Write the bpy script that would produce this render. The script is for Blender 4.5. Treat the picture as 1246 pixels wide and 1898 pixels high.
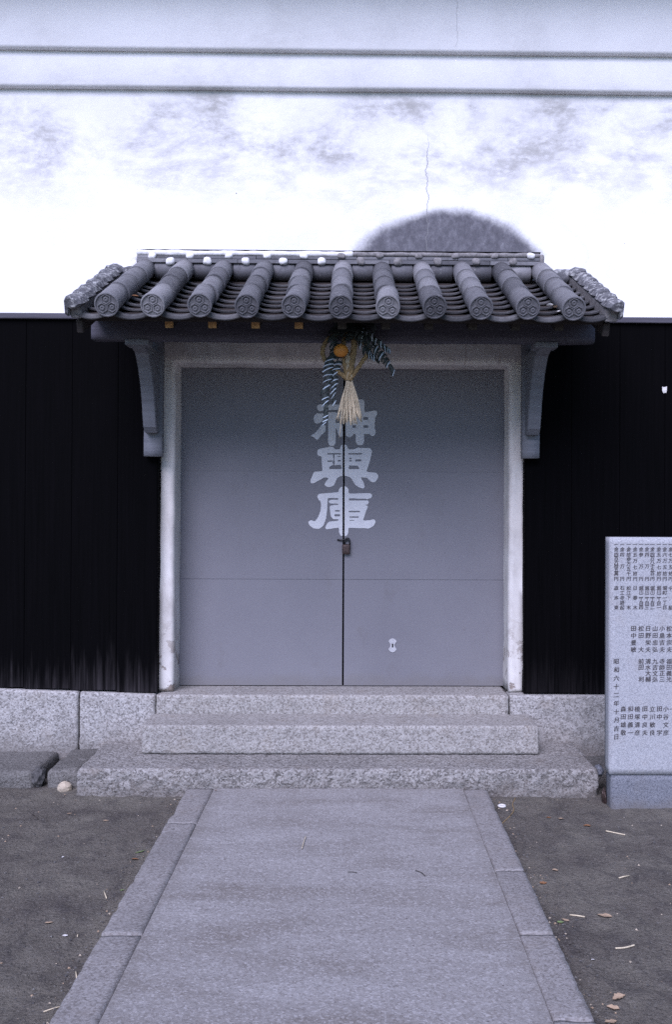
import bpy, bmesh, math, random
import numpy as np
from mathutils import Vector, Matrix, noise as mn

R = math.radians
random.seed(7)
sc = bpy.context.scene
for o in list(bpy.data.objects):
    bpy.data.objects.remove(o)
C = sc.collection

# ------------------------------------------------------------------ camera
W0, H0, F0 = 1246.0, 1898.0, 1868.0          # photograph size, focal length in its pixels
VPX, VPY = 655.0, 936.0                       # where lines running straight at the wall meet
CAMP = Vector((0.065, 0.0, 1.5))
YAW, PITCH, ROLL = R(-0.75), R(0.5), R(0.27)
cd = bpy.data.cameras.new('camera')
cam = bpy.data.objects.new('camera', cd)
C.objects.link(cam)
sc.camera = cam
cd.sensor_fit = 'VERTICAL'
cd.sensor_height = 36.0
cd.sensor_width = 24.0
cd.lens = F0 / H0 * 36.0
cd.clip_start, cd.clip_end = 0.05, 2000
cam.location = CAMP
CROT = Matrix.Rotation(YAW, 3, 'Z') @ Matrix.Rotation(R(90) + PITCH, 3, 'X') @ Matrix.Rotation(ROLL, 3, 'Z')
cam.rotation_euler = CROT.to_euler()
_v = CROT.transposed() @ Vector((0, 1, 0))
CX = VPX - F0 * _v.x / -_v.z                 # principal point
CY = VPY + F0 * _v.y / -_v.z
cd.shift_x = (W0 / 2 - CX) / H0
cd.shift_y = (CY - H0 / 2) / H0


def ray(px, py):
    return CROT @ Vector(((px - CX) / F0, -(py - CY) / F0, -1.0))


def at(px, py, Y):
    """photo pixel -> point on the upright plane at depth Y"""
    d = ray(px, py)
    return CAMP + d * ((Y - CAMP.y) / d.y)


def on(px, py, Z=0.0):
    """photo pixel -> point on the level plane at height Z"""
    d = ray(px, py)
    return CAMP + d * ((Z - CAMP.z) / d.z)


# ------------------------------------------------------------------ sky, sun, exposure
SUN_EL, SUN_AZ = R(43), R(197)                # azimuth clockwise from +Y (north): behind the camera, a bit left
wd = bpy.data.worlds.new('World')
sc.world = wd
wd.use_nodes = True
wn = wd.node_tree
bg = wn.nodes['Background']
sky = wn.nodes.new('ShaderNodeTexSky')
sky.sky_type = 'NISHITA'
sky.sun_disc = False
sky.sun_elevation = SUN_EL
sky.sun_rotation = SUN_AZ
sky.air_density = 0.6
sky.dust_density = 0.3
sky.ozone_density = 3.0
wn.links.new(sky.outputs[0], bg.inputs[0])
bg.inputs[1].default_value = 0.05
sl = bpy.data.lights.new('sun', 'SUN')
sl.energy = 1.5
sl.angle = R(46)
sl.color = (0.79, 0.765, 1.0)
so = bpy.data.objects.new('sun', sl)
C.objects.link(so)
_d = Vector((math.sin(SUN_AZ) * math.cos(SUN_EL), math.cos(SUN_AZ) * math.cos(SUN_EL), math.sin(SUN_EL)))
so.rotation_euler = _d.to_track_quat('Z', 'Y').to_euler()
so.location = (-3, -6, 9)
sc.view_settings.view_transform = 'Standard'
sc.view_settings.look = 'None'
sc.view_settings.gamma = 1.0
sc.view_settings.use_curve_mapping = False
sc.view_settings.exposure = 1.95
sc.cycles.max_bounces = 8
sc.cycles.use_denoising = False

# ------------------------------------------------------------------ material helpers


class NT:
    def __init__(s, name):
        s.m = bpy.data.materials.new(name)
        s.m.use_nodes = True
        s.t = s.m.node_tree
        s.b = s.t.nodes['Principled BSDF']
        s.pos = s.t.nodes.new('ShaderNodeNewGeometry').outputs['Position']
        s.obj = s.t.nodes.new('ShaderNodeTexCoord').outputs['Object']

    def n(s, typ, **kw):
        n = s.t.nodes.new(typ)
        for k, v in kw.items():
            setattr(n, k, v)
        return n

    def put(s, sock, v):
        if hasattr(v, 'is_output') or hasattr(v, 'links'):
            s.t.links.new(v, sock)
        else:
            sock.default_value = v

    def math(s, op, a, b=0.0, c=0.0, clamp=False):
        n = s.n('ShaderNodeMath', operation=op, use_clamp=clamp)
        for i, v in enumerate((a, b, c)):
            s.put(n.inputs[i], v)
        return n.outputs[0]

    def scale(s, vec, x, y, z, off=(0, 0, 0)):
        n = s.n('ShaderNodeMapping')
        s.put(n.inputs[0], vec)
        n.inputs['Scale'].default_value = (x, y, z)
        n.inputs['Location'].default_value = off
        return n.outputs[0]

    def noise(s, vec, sc_, det=4.0, rough=0.55, dist=0.0):
        n = s.n('ShaderNodeTexNoise')
        s.put(n.inputs['Vector'], vec)
        n.inputs['Scale'].default_value = sc_
        n.inputs['Detail'].default_value = det
        n.inputs['Roughness'].default_value = rough
        n.inputs['Distortion'].default_value = dist
        return n.outputs[0]

    def voro(s, vec, sc_, out='Distance', feature='F1'):
        n = s.n('ShaderNodeTexVoronoi', feature=feature)
        s.put(n.inputs['Vector'], vec)
        n.inputs['Scale'].default_value = sc_
        return n.outputs[out]

    def ramp(s, fac, stops):
        n = s.n('ShaderNodeValToRGB')
        s.put(n.inputs[0], fac)
        el = n.color_ramp.elements
        while len(el) > 1:
            el.remove(el[-1])
        for i, (p, c) in enumerate(stops):
            e = el[0] if i == 0 else el.new(p)
            e.position = p
            if not isinstance(c, (tuple, list)):
                c = (c, c, c)
            e.color = (c[0], c[1], c[2], 1)
        return n.outputs[0]

    def mix(s, fac, a, b, mode='MIX'):
        n = s.n('ShaderNodeMix', data_type='RGBA', blend_type=mode)
        for sock, v in ((n.inputs['Factor'], fac), (n.inputs['A'], a), (n.inputs['B'], b)):
            if isinstance(v, (tuple, list)):
                v = (v[0], v[1], v[2], 1)
            if sock.type == 'RGBA' and isinstance(v, float):
                v = (v, v, v, 1)
            s.put(sock, v)
        # colour sockets are the later ones
        return n.outputs['Result']

    def step(s, v, a, b):
        n = s.n('ShaderNodeMapRange', interpolation_type='SMOOTHSTEP')
        s.put(n.inputs['Value'], v)
        n.inputs['From Min'].default_value = a
        n.inputs['From Max'].default_value = b
        return n.outputs[0]

    def sep(s, v):
        n = s.n('ShaderNodeSeparateXYZ')
        s.put(n.inputs[0], v)
        return n.outputs

    def rnd(s):
        return s.n('ShaderNodeObjectInfo').outputs['Random']

    def done(s, col, rough=0.8, bump=None, bdist=0.003, bstr=1.0, spec=0.3):
        if isinstance(col, (tuple, list)):
            col = (col[0], col[1], col[2], 1)
        s.put(s.b.inputs['Base Color'], col)
        s.put(s.b.inputs['Roughness'], rough)
        s.b.inputs['Specular IOR Level'].default_value = spec
        if bump is not None:
            b = s.n('ShaderNodeBump')
            b.inputs['Strength'].default_value = bstr
            b.inputs['Distance'].default_value = bdist
            s.put(b.inputs['Height'], bump)
            s.t.links.new(b.outputs[0], s.b.inputs['Normal'])
        return s.m


# Mix node: pick RGBA sockets explicitly (there are several sockets named A / B)
def _mix(s, fac, a, b, mode='MIX'):
    n = s.n('ShaderNodeMix', data_type='RGBA', blend_type=mode)
    for sock, v in ((n.inputs[0], fac), (n.inputs[6], a), (n.inputs[7], b)):
        if sock.type == 'RGBA':
            if isinstance(v, (int, float)):
                v = (v, v, v)
            if isinstance(v, (tuple, list)):
                v = (v[0], v[1], v[2], 1)
        s.put(sock, v)
    return n.outputs[2]


NT.mix = _mix


def M_plaster():
    s = NT('white_plaster')
    p = s.pos
    x, y, z = s.sep(p)
    w1 = s.noise(p, 9.0, 5, 0.6)
    base = s.ramp(s.noise(p, 1.6, 4), [(0.3, (0.77, 0.77, 0.76)), (0.7, (0.85, 0.85, 0.835))])
    # grey grime in cloudy drifts under the cornice
    band = s.math('MULTIPLY', s.step(z, 3.12, 3.62), s.math('SUBTRACT', 1.0, s.step(z, 3.86, 4.0)))
    cl = s.noise(s.scale(p, 1.0, 1.0, 1.7, (0.35, 0, 0.2)), 1.7, 8, 0.66, 0.25)
    g = s.math('MULTIPLY', s.step(cl, 0.40, 0.66), band)
    g2 = s.math('MULTIPLY', s.step(s.noise(p, 1.1, 7, 0.68, 0.1), 0.44, 0.78), s.step(z, 2.6, 3.2))
    g = s.math('ADD', s.math('MULTIPLY', g, 0.95), s.math('MULTIPLY', g2, 0.40), clamp=True)
    fine = s.noise(s.scale(p, 1, 1, 2.0), 14.0, 5, 0.7)
    g = s.math('MULTIPLY', g, s.step(fine, 0.12, 0.62))
    col = s.mix(s.math('MULTIPLY', g, 0.95), base, (0.37, 0.365, 0.345))
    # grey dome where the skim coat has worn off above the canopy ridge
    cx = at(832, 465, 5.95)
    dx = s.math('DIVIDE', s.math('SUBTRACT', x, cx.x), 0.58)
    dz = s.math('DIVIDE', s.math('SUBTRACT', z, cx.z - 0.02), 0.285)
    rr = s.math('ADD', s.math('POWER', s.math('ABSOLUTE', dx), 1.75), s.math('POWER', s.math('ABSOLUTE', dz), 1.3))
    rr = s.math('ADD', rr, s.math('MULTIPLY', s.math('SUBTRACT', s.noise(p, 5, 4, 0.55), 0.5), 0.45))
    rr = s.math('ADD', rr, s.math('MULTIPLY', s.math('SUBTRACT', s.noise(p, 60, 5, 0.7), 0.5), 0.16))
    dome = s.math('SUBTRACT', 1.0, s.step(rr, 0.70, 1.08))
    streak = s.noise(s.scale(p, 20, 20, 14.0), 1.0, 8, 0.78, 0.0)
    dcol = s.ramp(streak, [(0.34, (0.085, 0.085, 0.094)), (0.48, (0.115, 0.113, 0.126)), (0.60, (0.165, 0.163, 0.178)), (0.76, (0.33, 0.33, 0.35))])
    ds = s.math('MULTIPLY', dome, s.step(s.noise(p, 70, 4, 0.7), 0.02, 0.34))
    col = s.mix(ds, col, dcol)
    # faint tide line round it
    ring = s.math('SUBTRACT', 1.0, s.math('ABSOLUTE', s.math('DIVIDE', s.math('SUBTRACT', rr, 1.9), 0.10)), clamp=True)
    ring = s.math('MULTIPLY', s.math('MULTIPLY', ring, 0.18), s.step(s.noise(p, 3, 4), 0.35, 0.6))
    col = s.mix(ring, col, (0.42, 0.41, 0.42))
    # hairline cracks
    wob = s.math('MULTIPLY', s.math('SUBTRACT', s.noise(s.scale(p, 0.0, 0.0, 1.0), 5.0, 6, 0.7), 0.5), 0.12)
    cr = None
    for (px, y0, y1, st) in ((793, 235, 480, 0.8), (845, -40, 95, 0.35)):
        a, b = at(px, y0, 5.95), at(px, y1, 5.95)
        dd = s.math('ABSOLUTE', s.math('SUBTRACT', s.math('SUBTRACT', x, a.x), wob))
        k = s.math('SUBTRACT', 1.0, s.step(dd, 0.0012, 0.0036))
        k = s.math('MULTIPLY', k, s.math('MULTIPLY', s.step(z, b.z - 0.03, b.z), s.math('SUBTRACT', 1.0, s.step(z, a.z - 0.2, a.z))))
        k = s.math('MULTIPLY', k, st)
        cr = k if cr is None else s.math('ADD', cr, k)
    col = s.mix(cr, col, (0.2, 0.2, 0.2))
    # pinholes
    pin = s.math('SUBTRACT', 1.0, s.step(s.voro(p, 6.5), 0.018, 0.03))
    pin = s.math('MULTIPLY', pin, s.step(s.noise(p, 1.3), 0.5, 0.6))
    col = s.mix(pin, col, (0.15, 0.14, 0.13))
    h = s.math('ADD', s.noise(p, 5, 5, 0.6), s.math('MULTIPLY', s.noise(p, 60, 4, 0.6), 0.22))
    return s.done(col, 0.9, h, 0.006, 0.6, 0.15)


def M_surround():
    s = NT('door_surround_plaster')
    p = s.pos
    z = s.sep(p)[2]
    base = s.ramp(s.noise(p, 3.5, 5, 0.6), [(0.3, (0.48, 0.455, 0.42)), (0.55, (0.61, 0.59, 0.555)), (0.8, (0.70, 0.685, 0.655))])
    dirt = s.math('MULTIPLY', s.step(s.noise(s.scale(p, 1, 1, 0.35), 15, 6, 0.7), 0.46, 0.76), 0.42)
    base = s.mix(s.math('MULTIPLY', s.step(s.noise(p, 2.2, 5, 0.6), 0.40, 0.62), s.step(z, 0.9, 1.7)), base, (0.66, 0.62, 0.575))
    col = s.mix(dirt, base, (0.30, 0.27, 0.24))
    # rusty runs on the lintel
    run = s.math('MULTIPLY', s.step(s.noise(s.scale(p, 30, 30, 0.6), 1.0, 3, 0.6), 0.60, 0.74), s.step(z, 2.24, 2.36))
    run = s.math('MULTIPLY', run, s.step(s.sep(p)[0], 0.1, 0.6))
    col = s.mix(s.math('MULTIPLY', run, 0.55), col, (0.22, 0.13, 0.09))
    ch = s.math('MULTIPLY', s.step(s.noise(p, 13, 5, 0.65), 0.54, 0.59), s.math('SUBTRACT', 1.0, s.step(z, 0.45, 0.95)))
    col = s.mix(ch, col, (0.25, 0.21, 0.18))
    h = s.math('SUBTRACT', s.noise(p, 14, 5, 0.55), s.math('MULTIPLY', ch, 0.8))
    return s.done(col, 0.88, h, 0.004, 0.6, 0.2)


def M_granite(name, lo, mid, hi, scale=110.0, bd=0.004, dirt=0.25, low_dirt=None):
    s = NT(name)
    p = s.pos
    lo, mid, hi = [tuple(0.86 * q for q in c) for c in (lo, mid, hi)]
    v = s.voro(p, scale, 'Color')
    vr = s.n('ShaderNodeSeparateColor')
    s.put(vr.inputs[0], v)
    a = s.math('ADD', s.math('MULTIPLY', vr.outputs[0], 0.55), s.math('MULTIPLY', s.noise(p, scale * 0.6, 5, 0.7), 0.45))
    col = s.ramp(a, [(0.22, lo), (0.45, mid), (0.78, hi)])
    dn = s.step(s.noise(p, 2.3, 6, 0.62), 0.42, 0.75)
    col = s.mix(s.math('MULTIPLY', dn, dirt), col, tuple(0.45 * c for c in mid))
    br = s.step(s.noise(p, 7.0, 5, 0.6), 0.52, 0.75)
    col = s.mix(s.math('MULTIPLY', br, 0.25), col, (mid[0] * 0.85, mid[1] * 0.72, mid[2] * 0.58))
    if low_dirt:
        z = s.sep(p)[2]
        k = s.math('ADD', z, s.math('MULTIPLY', s.math('SUBTRACT', s.noise(p, 9, 5), 0.5), 0.16))
        k = s.math('SUBTRACT', 1.0, s.step(k, low_dirt[0], low_dirt[1]))
        col = s.mix(s.math('MULTIPLY', k, 0.6), col, (0.13, 0.115, 0.10))
    h = s.math('ADD', s.noise(p, scale * 0.55, 5, 0.7), s.math('MULTIPLY', s.noise(p, scale * 0.16, 4, 0.6), 0.9))
    return s.done(col, 0.85, h, bd, 0.9, 0.25)


def M_tile(name='grey_roof_tile', k=1.0):
    s = NT(name)
    p = s.obj
    rn = s.rnd()
    c1 = s.ramp(rn, [(p_, tuple(k * q for q in c)) for p_, c in ((0.0, (0.058, 0.058, 0.063)), (0.35, (0.095, 0.095, 0.102)), (0.7, (0.150, 0.149, 0.156)), (1.0, (0.215, 0.212, 0.217)))])
    w = s.pos
    bl = s.noise(w, 24, 6, 0.65)
    c2 = s.mix(s.math('MULTIPLY', s.step(bl, 0.46, 0.76), 0.42), c1, (0.05 * k, 0.048 * k, 0.052 * k))
    li = s.math('MULTIPLY', s.step(s.noise(w, 46, 5, 0.7), 0.60, 0.72), 0.55)
    c3 = s.mix(li, c2, (0.30 * k, 0.30 * k, 0.295 * k))
    h = s.math('ADD', s.noise(w, 60, 5, 0.65), s.noise(w, 300, 2))
    return s.done(c3, s.ramp(bl, [(0.3, 0.5), (0.7, 0.75)]), h, 0.0022, 0.7, 0.4)


def M_edge_tile():
    s = NT('lichen_covered_edge_tile')
    w = s.pos
    c = s.ramp(s.noise(w, 20, 6, 0.65), [(0.3, (0.05, 0.05, 0.055)), (0.6, (0.13, 0.13, 0.138))])
    li = s.step(s.noise(w, 33, 6, 0.7), 0.50, 0.60)
    c = s.mix(s.math('MULTIPLY', li, 0.75), c, (0.42, 0.42, 0.41))
    return s.done(c, 0.8, s.noise(w, 50, 6, 0.7), 0.006, 0.9, 0.3)


def M_simple(name, col, rough=0.8, var=0.25, sc_=30.0, bd=0.002, spec=0.3, stretch=(1, 1, 1), metal=0.0):
    s = NT(name)
    p = s.scale(s.pos, *stretch)
    n1 = s.noise(p, sc_, 5, 0.65)
    lo = tuple(c * (1 - var) for c in col)
    hi = tuple(min(1, c * (1 + var)) for c in col)
    c = s.ramp(n1, [(0.3, lo), (0.7, hi)])
    s.b.inputs['Metallic'].default_value = metal
    return s.done(c, rough, n1, bd, 0.7, spec)


def M_boards():
    s = NT('charred_black_boards')
    p = s.pos
    x, y, z = s.sep(p)
    gr = s.noise(s.scale(p, 60, 60, 1.6), 1.0, 6, 0.65)
    rn = s.rnd()
    c = s.ramp(gr, [(0.3, (0.0008, 0.0008, 0.0010)), (0.7, (0.0026, 0.0024, 0.0030))])
    # wood worn grey along the foot of the boards by splashing rain
    zz = s.math('ADD', z, s.math('MULTIPLY', s.math('SUBTRACT', s.noise(s.scale(p, 22, 22, 1.2), 1.0, 5, 0.7), 0.5), 0.75))
    wear = s.math('SUBTRACT', 1.0, s.step(zz, 0.28, 0.62))
    side = s.math('SUBTRACT', 1.0, s.math('MULTIPLY', s.step(x, 0.0, 1.0), 0.75))
    wear = s.math('MULTIPLY', wear, side)
    c = s.mix(s.math('MULTIPLY', wear, s.step(gr, 0.25, 0.8)), c, (0.058, 0.052, 0.055))
    # a few pale scuffs
    sc1 = s.step(s.noise(s.scale(p, 7, 7, 2.6), 1.0, 5, 0.72, 0.8), 0.70, 0.77)
    sc1 = s.math('MULTIPLY', sc1, s.step(s.noise(s.scale(p, 60, 60, 9), 1.0, 4, 0.7), 0.45, 0.65))
    c = s.mix(s.math('MULTIPLY', sc1, 0.8), c, (0.04, 0.043, 0.055))
    return s.done(c, s.ramp(gr, [(0.3, 0.65), (0.7, 0.85)]), gr, 0.004, 0.9, 0.03)


def M_dark_wood(name, a, b, ends=None):
    s = NT(name)
    p = s.pos
    gr = s.noise(s.scale(p, 3, 40, 40), 1.0, 6, 0.65)
    c = s.ramp(gr, [(0.25, a), (0.75, b)])
    return s.done(c, 0.75, gr, 0.003, 0.8, 0.25)


def M_door():
    s = NT('grey_painted_door')
    p = s.pos
    x, y, z = s.sep(p)
    n1 = s.noise(p, 1.6, 6, 0.6)
    c = s.ramp(n1, [(0.3, (0.168, 0.165, 0.180)), (0.7, (0.190, 0.187, 0.202))])
    n2 = s.math('MULTIPLY', s.step(s.noise(s.scale(p, 1, 1, 0.5), 7, 7, 0.7), 0.55, 0.8), 0.35)
    c = s.mix(n2, c, (0.125, 0.113, 0.106))
    # dust splashed up the foot of the doors
    k = s.math('SUBTRACT', 1.0, s.step(s.math('ADD', z, s.math('MULTIPLY', s.math('SUBTRACT', s.noise(p, 12, 5), 0.5), 0.12)), 0.41, 0.50))
    c = s.mix(s.math('MULTIPLY', k, 0.4), c, (0.16, 0.145, 0.13))
    sp = s.math('SUBTRACT', 1.0, s.step(s.voro(p, 9.0), 0.02, 0.035))
    c = s.mix(s.math('MULTIPLY', sp, 0.6), c, (0.07, 0.06, 0.06))
    h = s.math('ADD', s.noise(p, 2.2, 3), s.math('MULTIPLY', s.noise(p, 130, 3), 0.02))
    return s.done(c, s.ramp(n1, [(0.3, 0.36), (0.7, 0.5)]), h, 0.006, 0.5, 0.2)


def M_letter():
    s = NT('white_letter_paint')
    p = s.pos
    c = s.ramp(s.noise(p, 22, 5, 0.65), [(0.25, (0.56, 0.56, 0.57)), (0.7, (0.66, 0.66, 0.67))])
    return s.done(c, 0.6, None, spec=0.3)


def M_dirt():
    s = NT('packed_dark_dirt')
    p = s.pos
    n1 = s.noise(p, 2.2, 7, 0.62, 0.3)
    n2 = s.noise(s.scale(p, 1.2, 0.75, 1.0), 8, 8, 0.68, 0.5)
    c = s.ramp(n1, [(0.3, (0.108, 0.095, 0.082)), (0.52, (0.150, 0.136, 0.113)), (0.75, (0.20, 0.184, 0.15))])
    c = s.mix(s.math('MULTIPLY', s.step(s.noise(p, 3.6, 6, 0.6, 0.6), 0.52, 0.68), 0.55), c, (0.075, 0.066, 0.060))
    c = s.mix(s.math('MULTIPLY', s.step(n2, 0.46, 0.70), 0.65), c, (0.062, 0.055, 0.054))
    g = s.voro(p, 160, 'Color')
    gs = s.n('ShaderNodeSeparateColor')
    s.put(gs.inputs[0], g)
    c = s.mix(s.math('MULTIPLY', s.step(gs.outputs[0], 0.6, 1.0), 0.35), c, (0.22, 0.21, 0.19))
    c = s.mix(s.math('MULTIPLY', s.step(gs.outputs[1], 0.72, 1.0), 0.4), c, (0.025, 0.023, 0.022))
    h = s.math('ADD', s.math('MULTIPLY', n2, 1.2), s.math('ADD', s.math('MULTIPLY', s.noise(p, 60, 6, 0.7), 0.5), s.math('MULTIPLY', gs.outputs[2], 0.14)))
    return s.done(c, 0.95, h, 0.024, 1.0, 0.15)


def M_concrete():
    s = NT('path_concrete')
    p = s.pos
    n1 = s.noise(s.scale(p, 0.55, 1.6, 1), 3.2, 7, 0.66, 0.4)
    c = s.ramp(n1, [(0.28, (0.175, 0.16, 0.147)), (0.5, (0.24, 0.229, 0.221)), (0.75, (0.30, 0.291, 0.285))])
    gs = s.n('ShaderNodeSeparateColor')
    s.put(gs.inputs[0], s.voro(p, 140, 'Color'))
    c = s.mix(s.math('MULTIPLY', s.step(gs.outputs[0], 0.55, 1.0), 0.42), c, (0.44, 0.43, 0.43))
    c = s.mix(s.math('MULTIPLY', s.step(gs.outputs[1], 0.62, 1.0), 0.45), c, (0.12, 0.105, 0.095))
    # soil trodden along the joints and edges
    x = s.sep(p)[0]
    e = s.step(s.math('ADD', s.math('ABSOLUTE', x), s.math('MULTIPLY', s.math('SUBTRACT', s.noise(p, 14, 5), 0.5), 0.14)), 0.56, 0.66)
    c = s.mix(s.math('MULTIPLY', e, 0.35), c, (0.14, 0.125, 0.11))
    dots = s.math('SUBTRACT', 1.0, s.step(s.voro(p, 11.0), 0.03, 0.05))
    c = s.mix(s.math('MULTIPLY', dots, 0.8), c, (0.06, 0.05, 0.05))
    h = s.math('ADD', s.noise(p, 75, 6, 0.7), s.math('MULTIPLY', s.noise(p, 9, 5, 0.6), 0.8))
    return s.done(c, 0.88, h, 0.005, 0.8, 0.25)


def M_orange():
    s = NT('orange_peel')
    p = s.obj
    c = s.ramp(s.noise(p, 30, 4), [(0.3, (0.52, 0.19, 0.03)), (0.7, (0.66, 0.27, 0.045))])
    return s.done(c, 0.5, s.noise(p, 220, 3), 0.001, 0.6, 0.4)


MAT = dict(
    plaster=M_plaster(), surround=M_surround(),
    granite=M_granite('plinth_granite', (0.18, 0.17, 0.16), (0.355, 0.34, 0.322), (0.49, 0.478, 0.46), 125, 0.006, 0.3, (0.05, 0.24)),
    threshold=M_granite('threshold_granite', (0.185, 0.17, 0.155), (0.32, 0.303, 0.28), (0.44, 0.426, 0.404), 135, 0.005, 0.25),
    step=M_granite('step_granite', (0.12, 0.111, 0.102), (0.275, 0.258, 0.24), (0.42, 0.405, 0.385), 115, 0.012, 0.35, (-0.02, 0.10)),
    edging=M_granite('edging_granite', (0.175, 0.162, 0.152), (0.255, 0.24, 0.23), (0.325, 0.312, 0.305), 150, 0.003, 0.35),
    slab=M_granite('monument_granite', (0.24, 0.247, 0.262), (0.37, 0.378, 0.396), (0.47, 0.478, 0.495), 320, 0.001, 0.1),
    slab_base=M_granite('monument_base_granite', (0.085, 0.09, 0.105), (0.17, 0.18, 0.205), (0.25, 0.26, 0.285), 320, 0.001, 0.3, (-0.03, 0.06)),
    rubble=M_granite('ledge_concrete', (0.095, 0.09, 0.082), (0.17, 0.162, 0.15), (0.24, 0.23, 0.215), 150, 0.012, 0.5),
    tile=M_tile(), pan=M_tile('dark_pan_tile', 0.42), edge_tile=M_edge_tile(),
    mortar=M_simple('white_mortar', (0.70, 0.69, 0.67), 0.9, 0.18, 45, 0.004, 0.15),
    grey_mortar=M_simple('weathered_mortar', (0.20, 0.19, 0.185), 0.9, 0.4, 45, 0.004, 0.15),
    boards=M_boards(),
    beam=M_dark_wood('dark_beam_wood', (0.052, 0.050, 0.062), (0.10, 0.096, 0.115)),
    bracket=M_dark_wood('grey_bracket_wood', (0.13, 0.135, 0.148), (0.185, 0.19, 0.205)),
    deck=M_dark_wood('dark_deck_wood', (0.020, 0.017, 0.016), (0.048, 0.040, 0.036)),
    end_grain=M_simple('pale_rafter_end', (0.36, 0.21, 0.085), 0.8, 0.4, 60, 0.002, 0.2),
    dark_end=M_simple('weathered_rafter_end', (0.045, 0.04, 0.034), 0.85, 0.4, 60, 0.002, 0.2),
    door=M_door(), letter=M_letter(),
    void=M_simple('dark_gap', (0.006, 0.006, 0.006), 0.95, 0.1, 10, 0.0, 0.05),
    plate=M_simple('zinc_plate', (0.40, 0.40, 0.41), 0.45, 0.15, 60, 0.0005, 0.4),
    rust=M_simple('rusty_brass', (0.060, 0.040, 0.035), 0.5, 0.45, 90, 0.001, 0.4, metal=0.4),
    iron=M_simple('dark_iron', (0.03, 0.03, 0.033), 0.45, 0.4, 90, 0.001, 0.5, metal=0.6),
    dirt=M_dirt(), concrete=M_concrete(), orange=M_orange(),
    straw=M_simple('dry_straw', (0.56, 0.48, 0.34), 0.75, 0.3, 120, 0.0005, 0.3),
    rope=M_simple('straw_rope', (0.25, 0.175, 0.085), 0.85, 0.35, 140, 0.001, 0.2),
    fern=M_simple('dried_fern_dark', (0.022, 0.030, 0.028), 0.6, 0.5, 120, 0.0005, 0.3),
    fern_pale=M_simple('dried_fern_pale', (0.42, 0.50, 0.56), 0.7, 0.4, 120, 0.0005, 0.2),
    ink=M_simple('black_ink', (0.055, 0.048, 0.05), 0.7, 0.4, 300, 0.0, 0.2),
    leaf_tan=M_simple('tan_dead_leaf', (0.34, 0.25, 0.17), 0.8, 0.25, 90, 0.001, 0.2),
    leaf_brown=M_simple('brown_dead_leaf', (0.22, 0.11, 0.055), 0.8, 0.35, 90, 0.001, 0.2),
    leaf_green=M_simple('green_leaf', (0.15, 0.20, 0.085), 0.7, 0.3, 90, 0.001, 0.2),
    paper=M_simple('white_scrap', (0.58, 0.565, 0.54), 0.8, 0.1, 90, 0.0005, 0.2),
    pebble=M_simple('beige_stone', (0.40, 0.34, 0.26), 0.85, 0.25, 60, 0.003, 0.2),
    rock=M_simple('dark_rock', (0.085, 0.082, 0.08), 0.9, 0.5, 45, 0.01, 0.2),
    twig=M_simple('dark_twig', (0.05, 0.042, 0.036), 0.9, 0.3, 90, 0.0005, 0.1),
)

# ------------------------------------------------------------------ object helpers


def link(name, me, mat=None, parent=None, loc=None, rot=None):
    o = bpy.data.objects.new(name, me)
    C.objects.link(o)
    if mat is not None and me is not None and len(me.materials) == 0:
        me.materials.append(MAT[mat] if isinstance(mat, str) else mat)
    if parent is not None:
        o.parent = parent
    if loc is not None:
        o.location = loc
    if rot is not None:
        o.rotation_euler = rot
    return o


def obj(name, bm, mat, parent=None, smooth=False, loc=None, rot=None):
    me = bpy.data.meshes.new(name)
    bm.normal_update()
    bm.to_mesh(me)
    bm.free()
    if smooth:
        for p in me.polygons:
            p.use_smooth = True
    return link(name, me, mat, parent, loc, rot)


def pyobj(name, verts, faces, mat, parent=None, smooth=False, loc=None, rot=None):
    me = bpy.data.meshes.new(name)
    me.from_pydata([tuple(v) for v in verts], [], faces)
    me.update()
    if smooth:
        for p in me.polygons:
            p.use_smooth = True
    return link(name, me, mat, parent, loc, rot)


def tag(o, label=None, cat=None, group=None, kind=None):
    for k, v in (('label', label), ('category', cat), ('group', group), ('kind', kind)):
        if v:
            o[k] = v
    return o


def empty(name, loc=(0, 0, 0)):
    o = bpy.data.objects.new(name, None)
    o.empty_display_size = 0.1
    C.objects.link(o)
    o.location = loc
    return o


def bx(bm, x0, x1, y0, y1, z0, z1):
    vs = [bm.verts.new((x, y, z)) for x in (x0, x1) for y in (y0, y1) for z in (z0, z1)]
    for f in ((0, 1, 3, 2), (4, 6, 7, 5), (0, 4, 5, 1), (2, 3, 7, 6), (0, 2, 6, 4), (1, 5, 7, 3)):
        bm.faces.new([vs[i] for i in f])
    return vs


def box(name, x0, x1, y0, y1, z0, z1, mat, parent=None, bev=0.0, seg=2):
    bm = bmesh.new()
    bx(bm, x0, x1, y0, y1, z0, z1)
    if bev:
        bmesh.ops.bevel(bm, geom=bm.edges[:], offset=bev, segments=seg, affect='EDGES', profile=0.6)
    return obj(name, bm, mat, parent, smooth=False)


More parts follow.
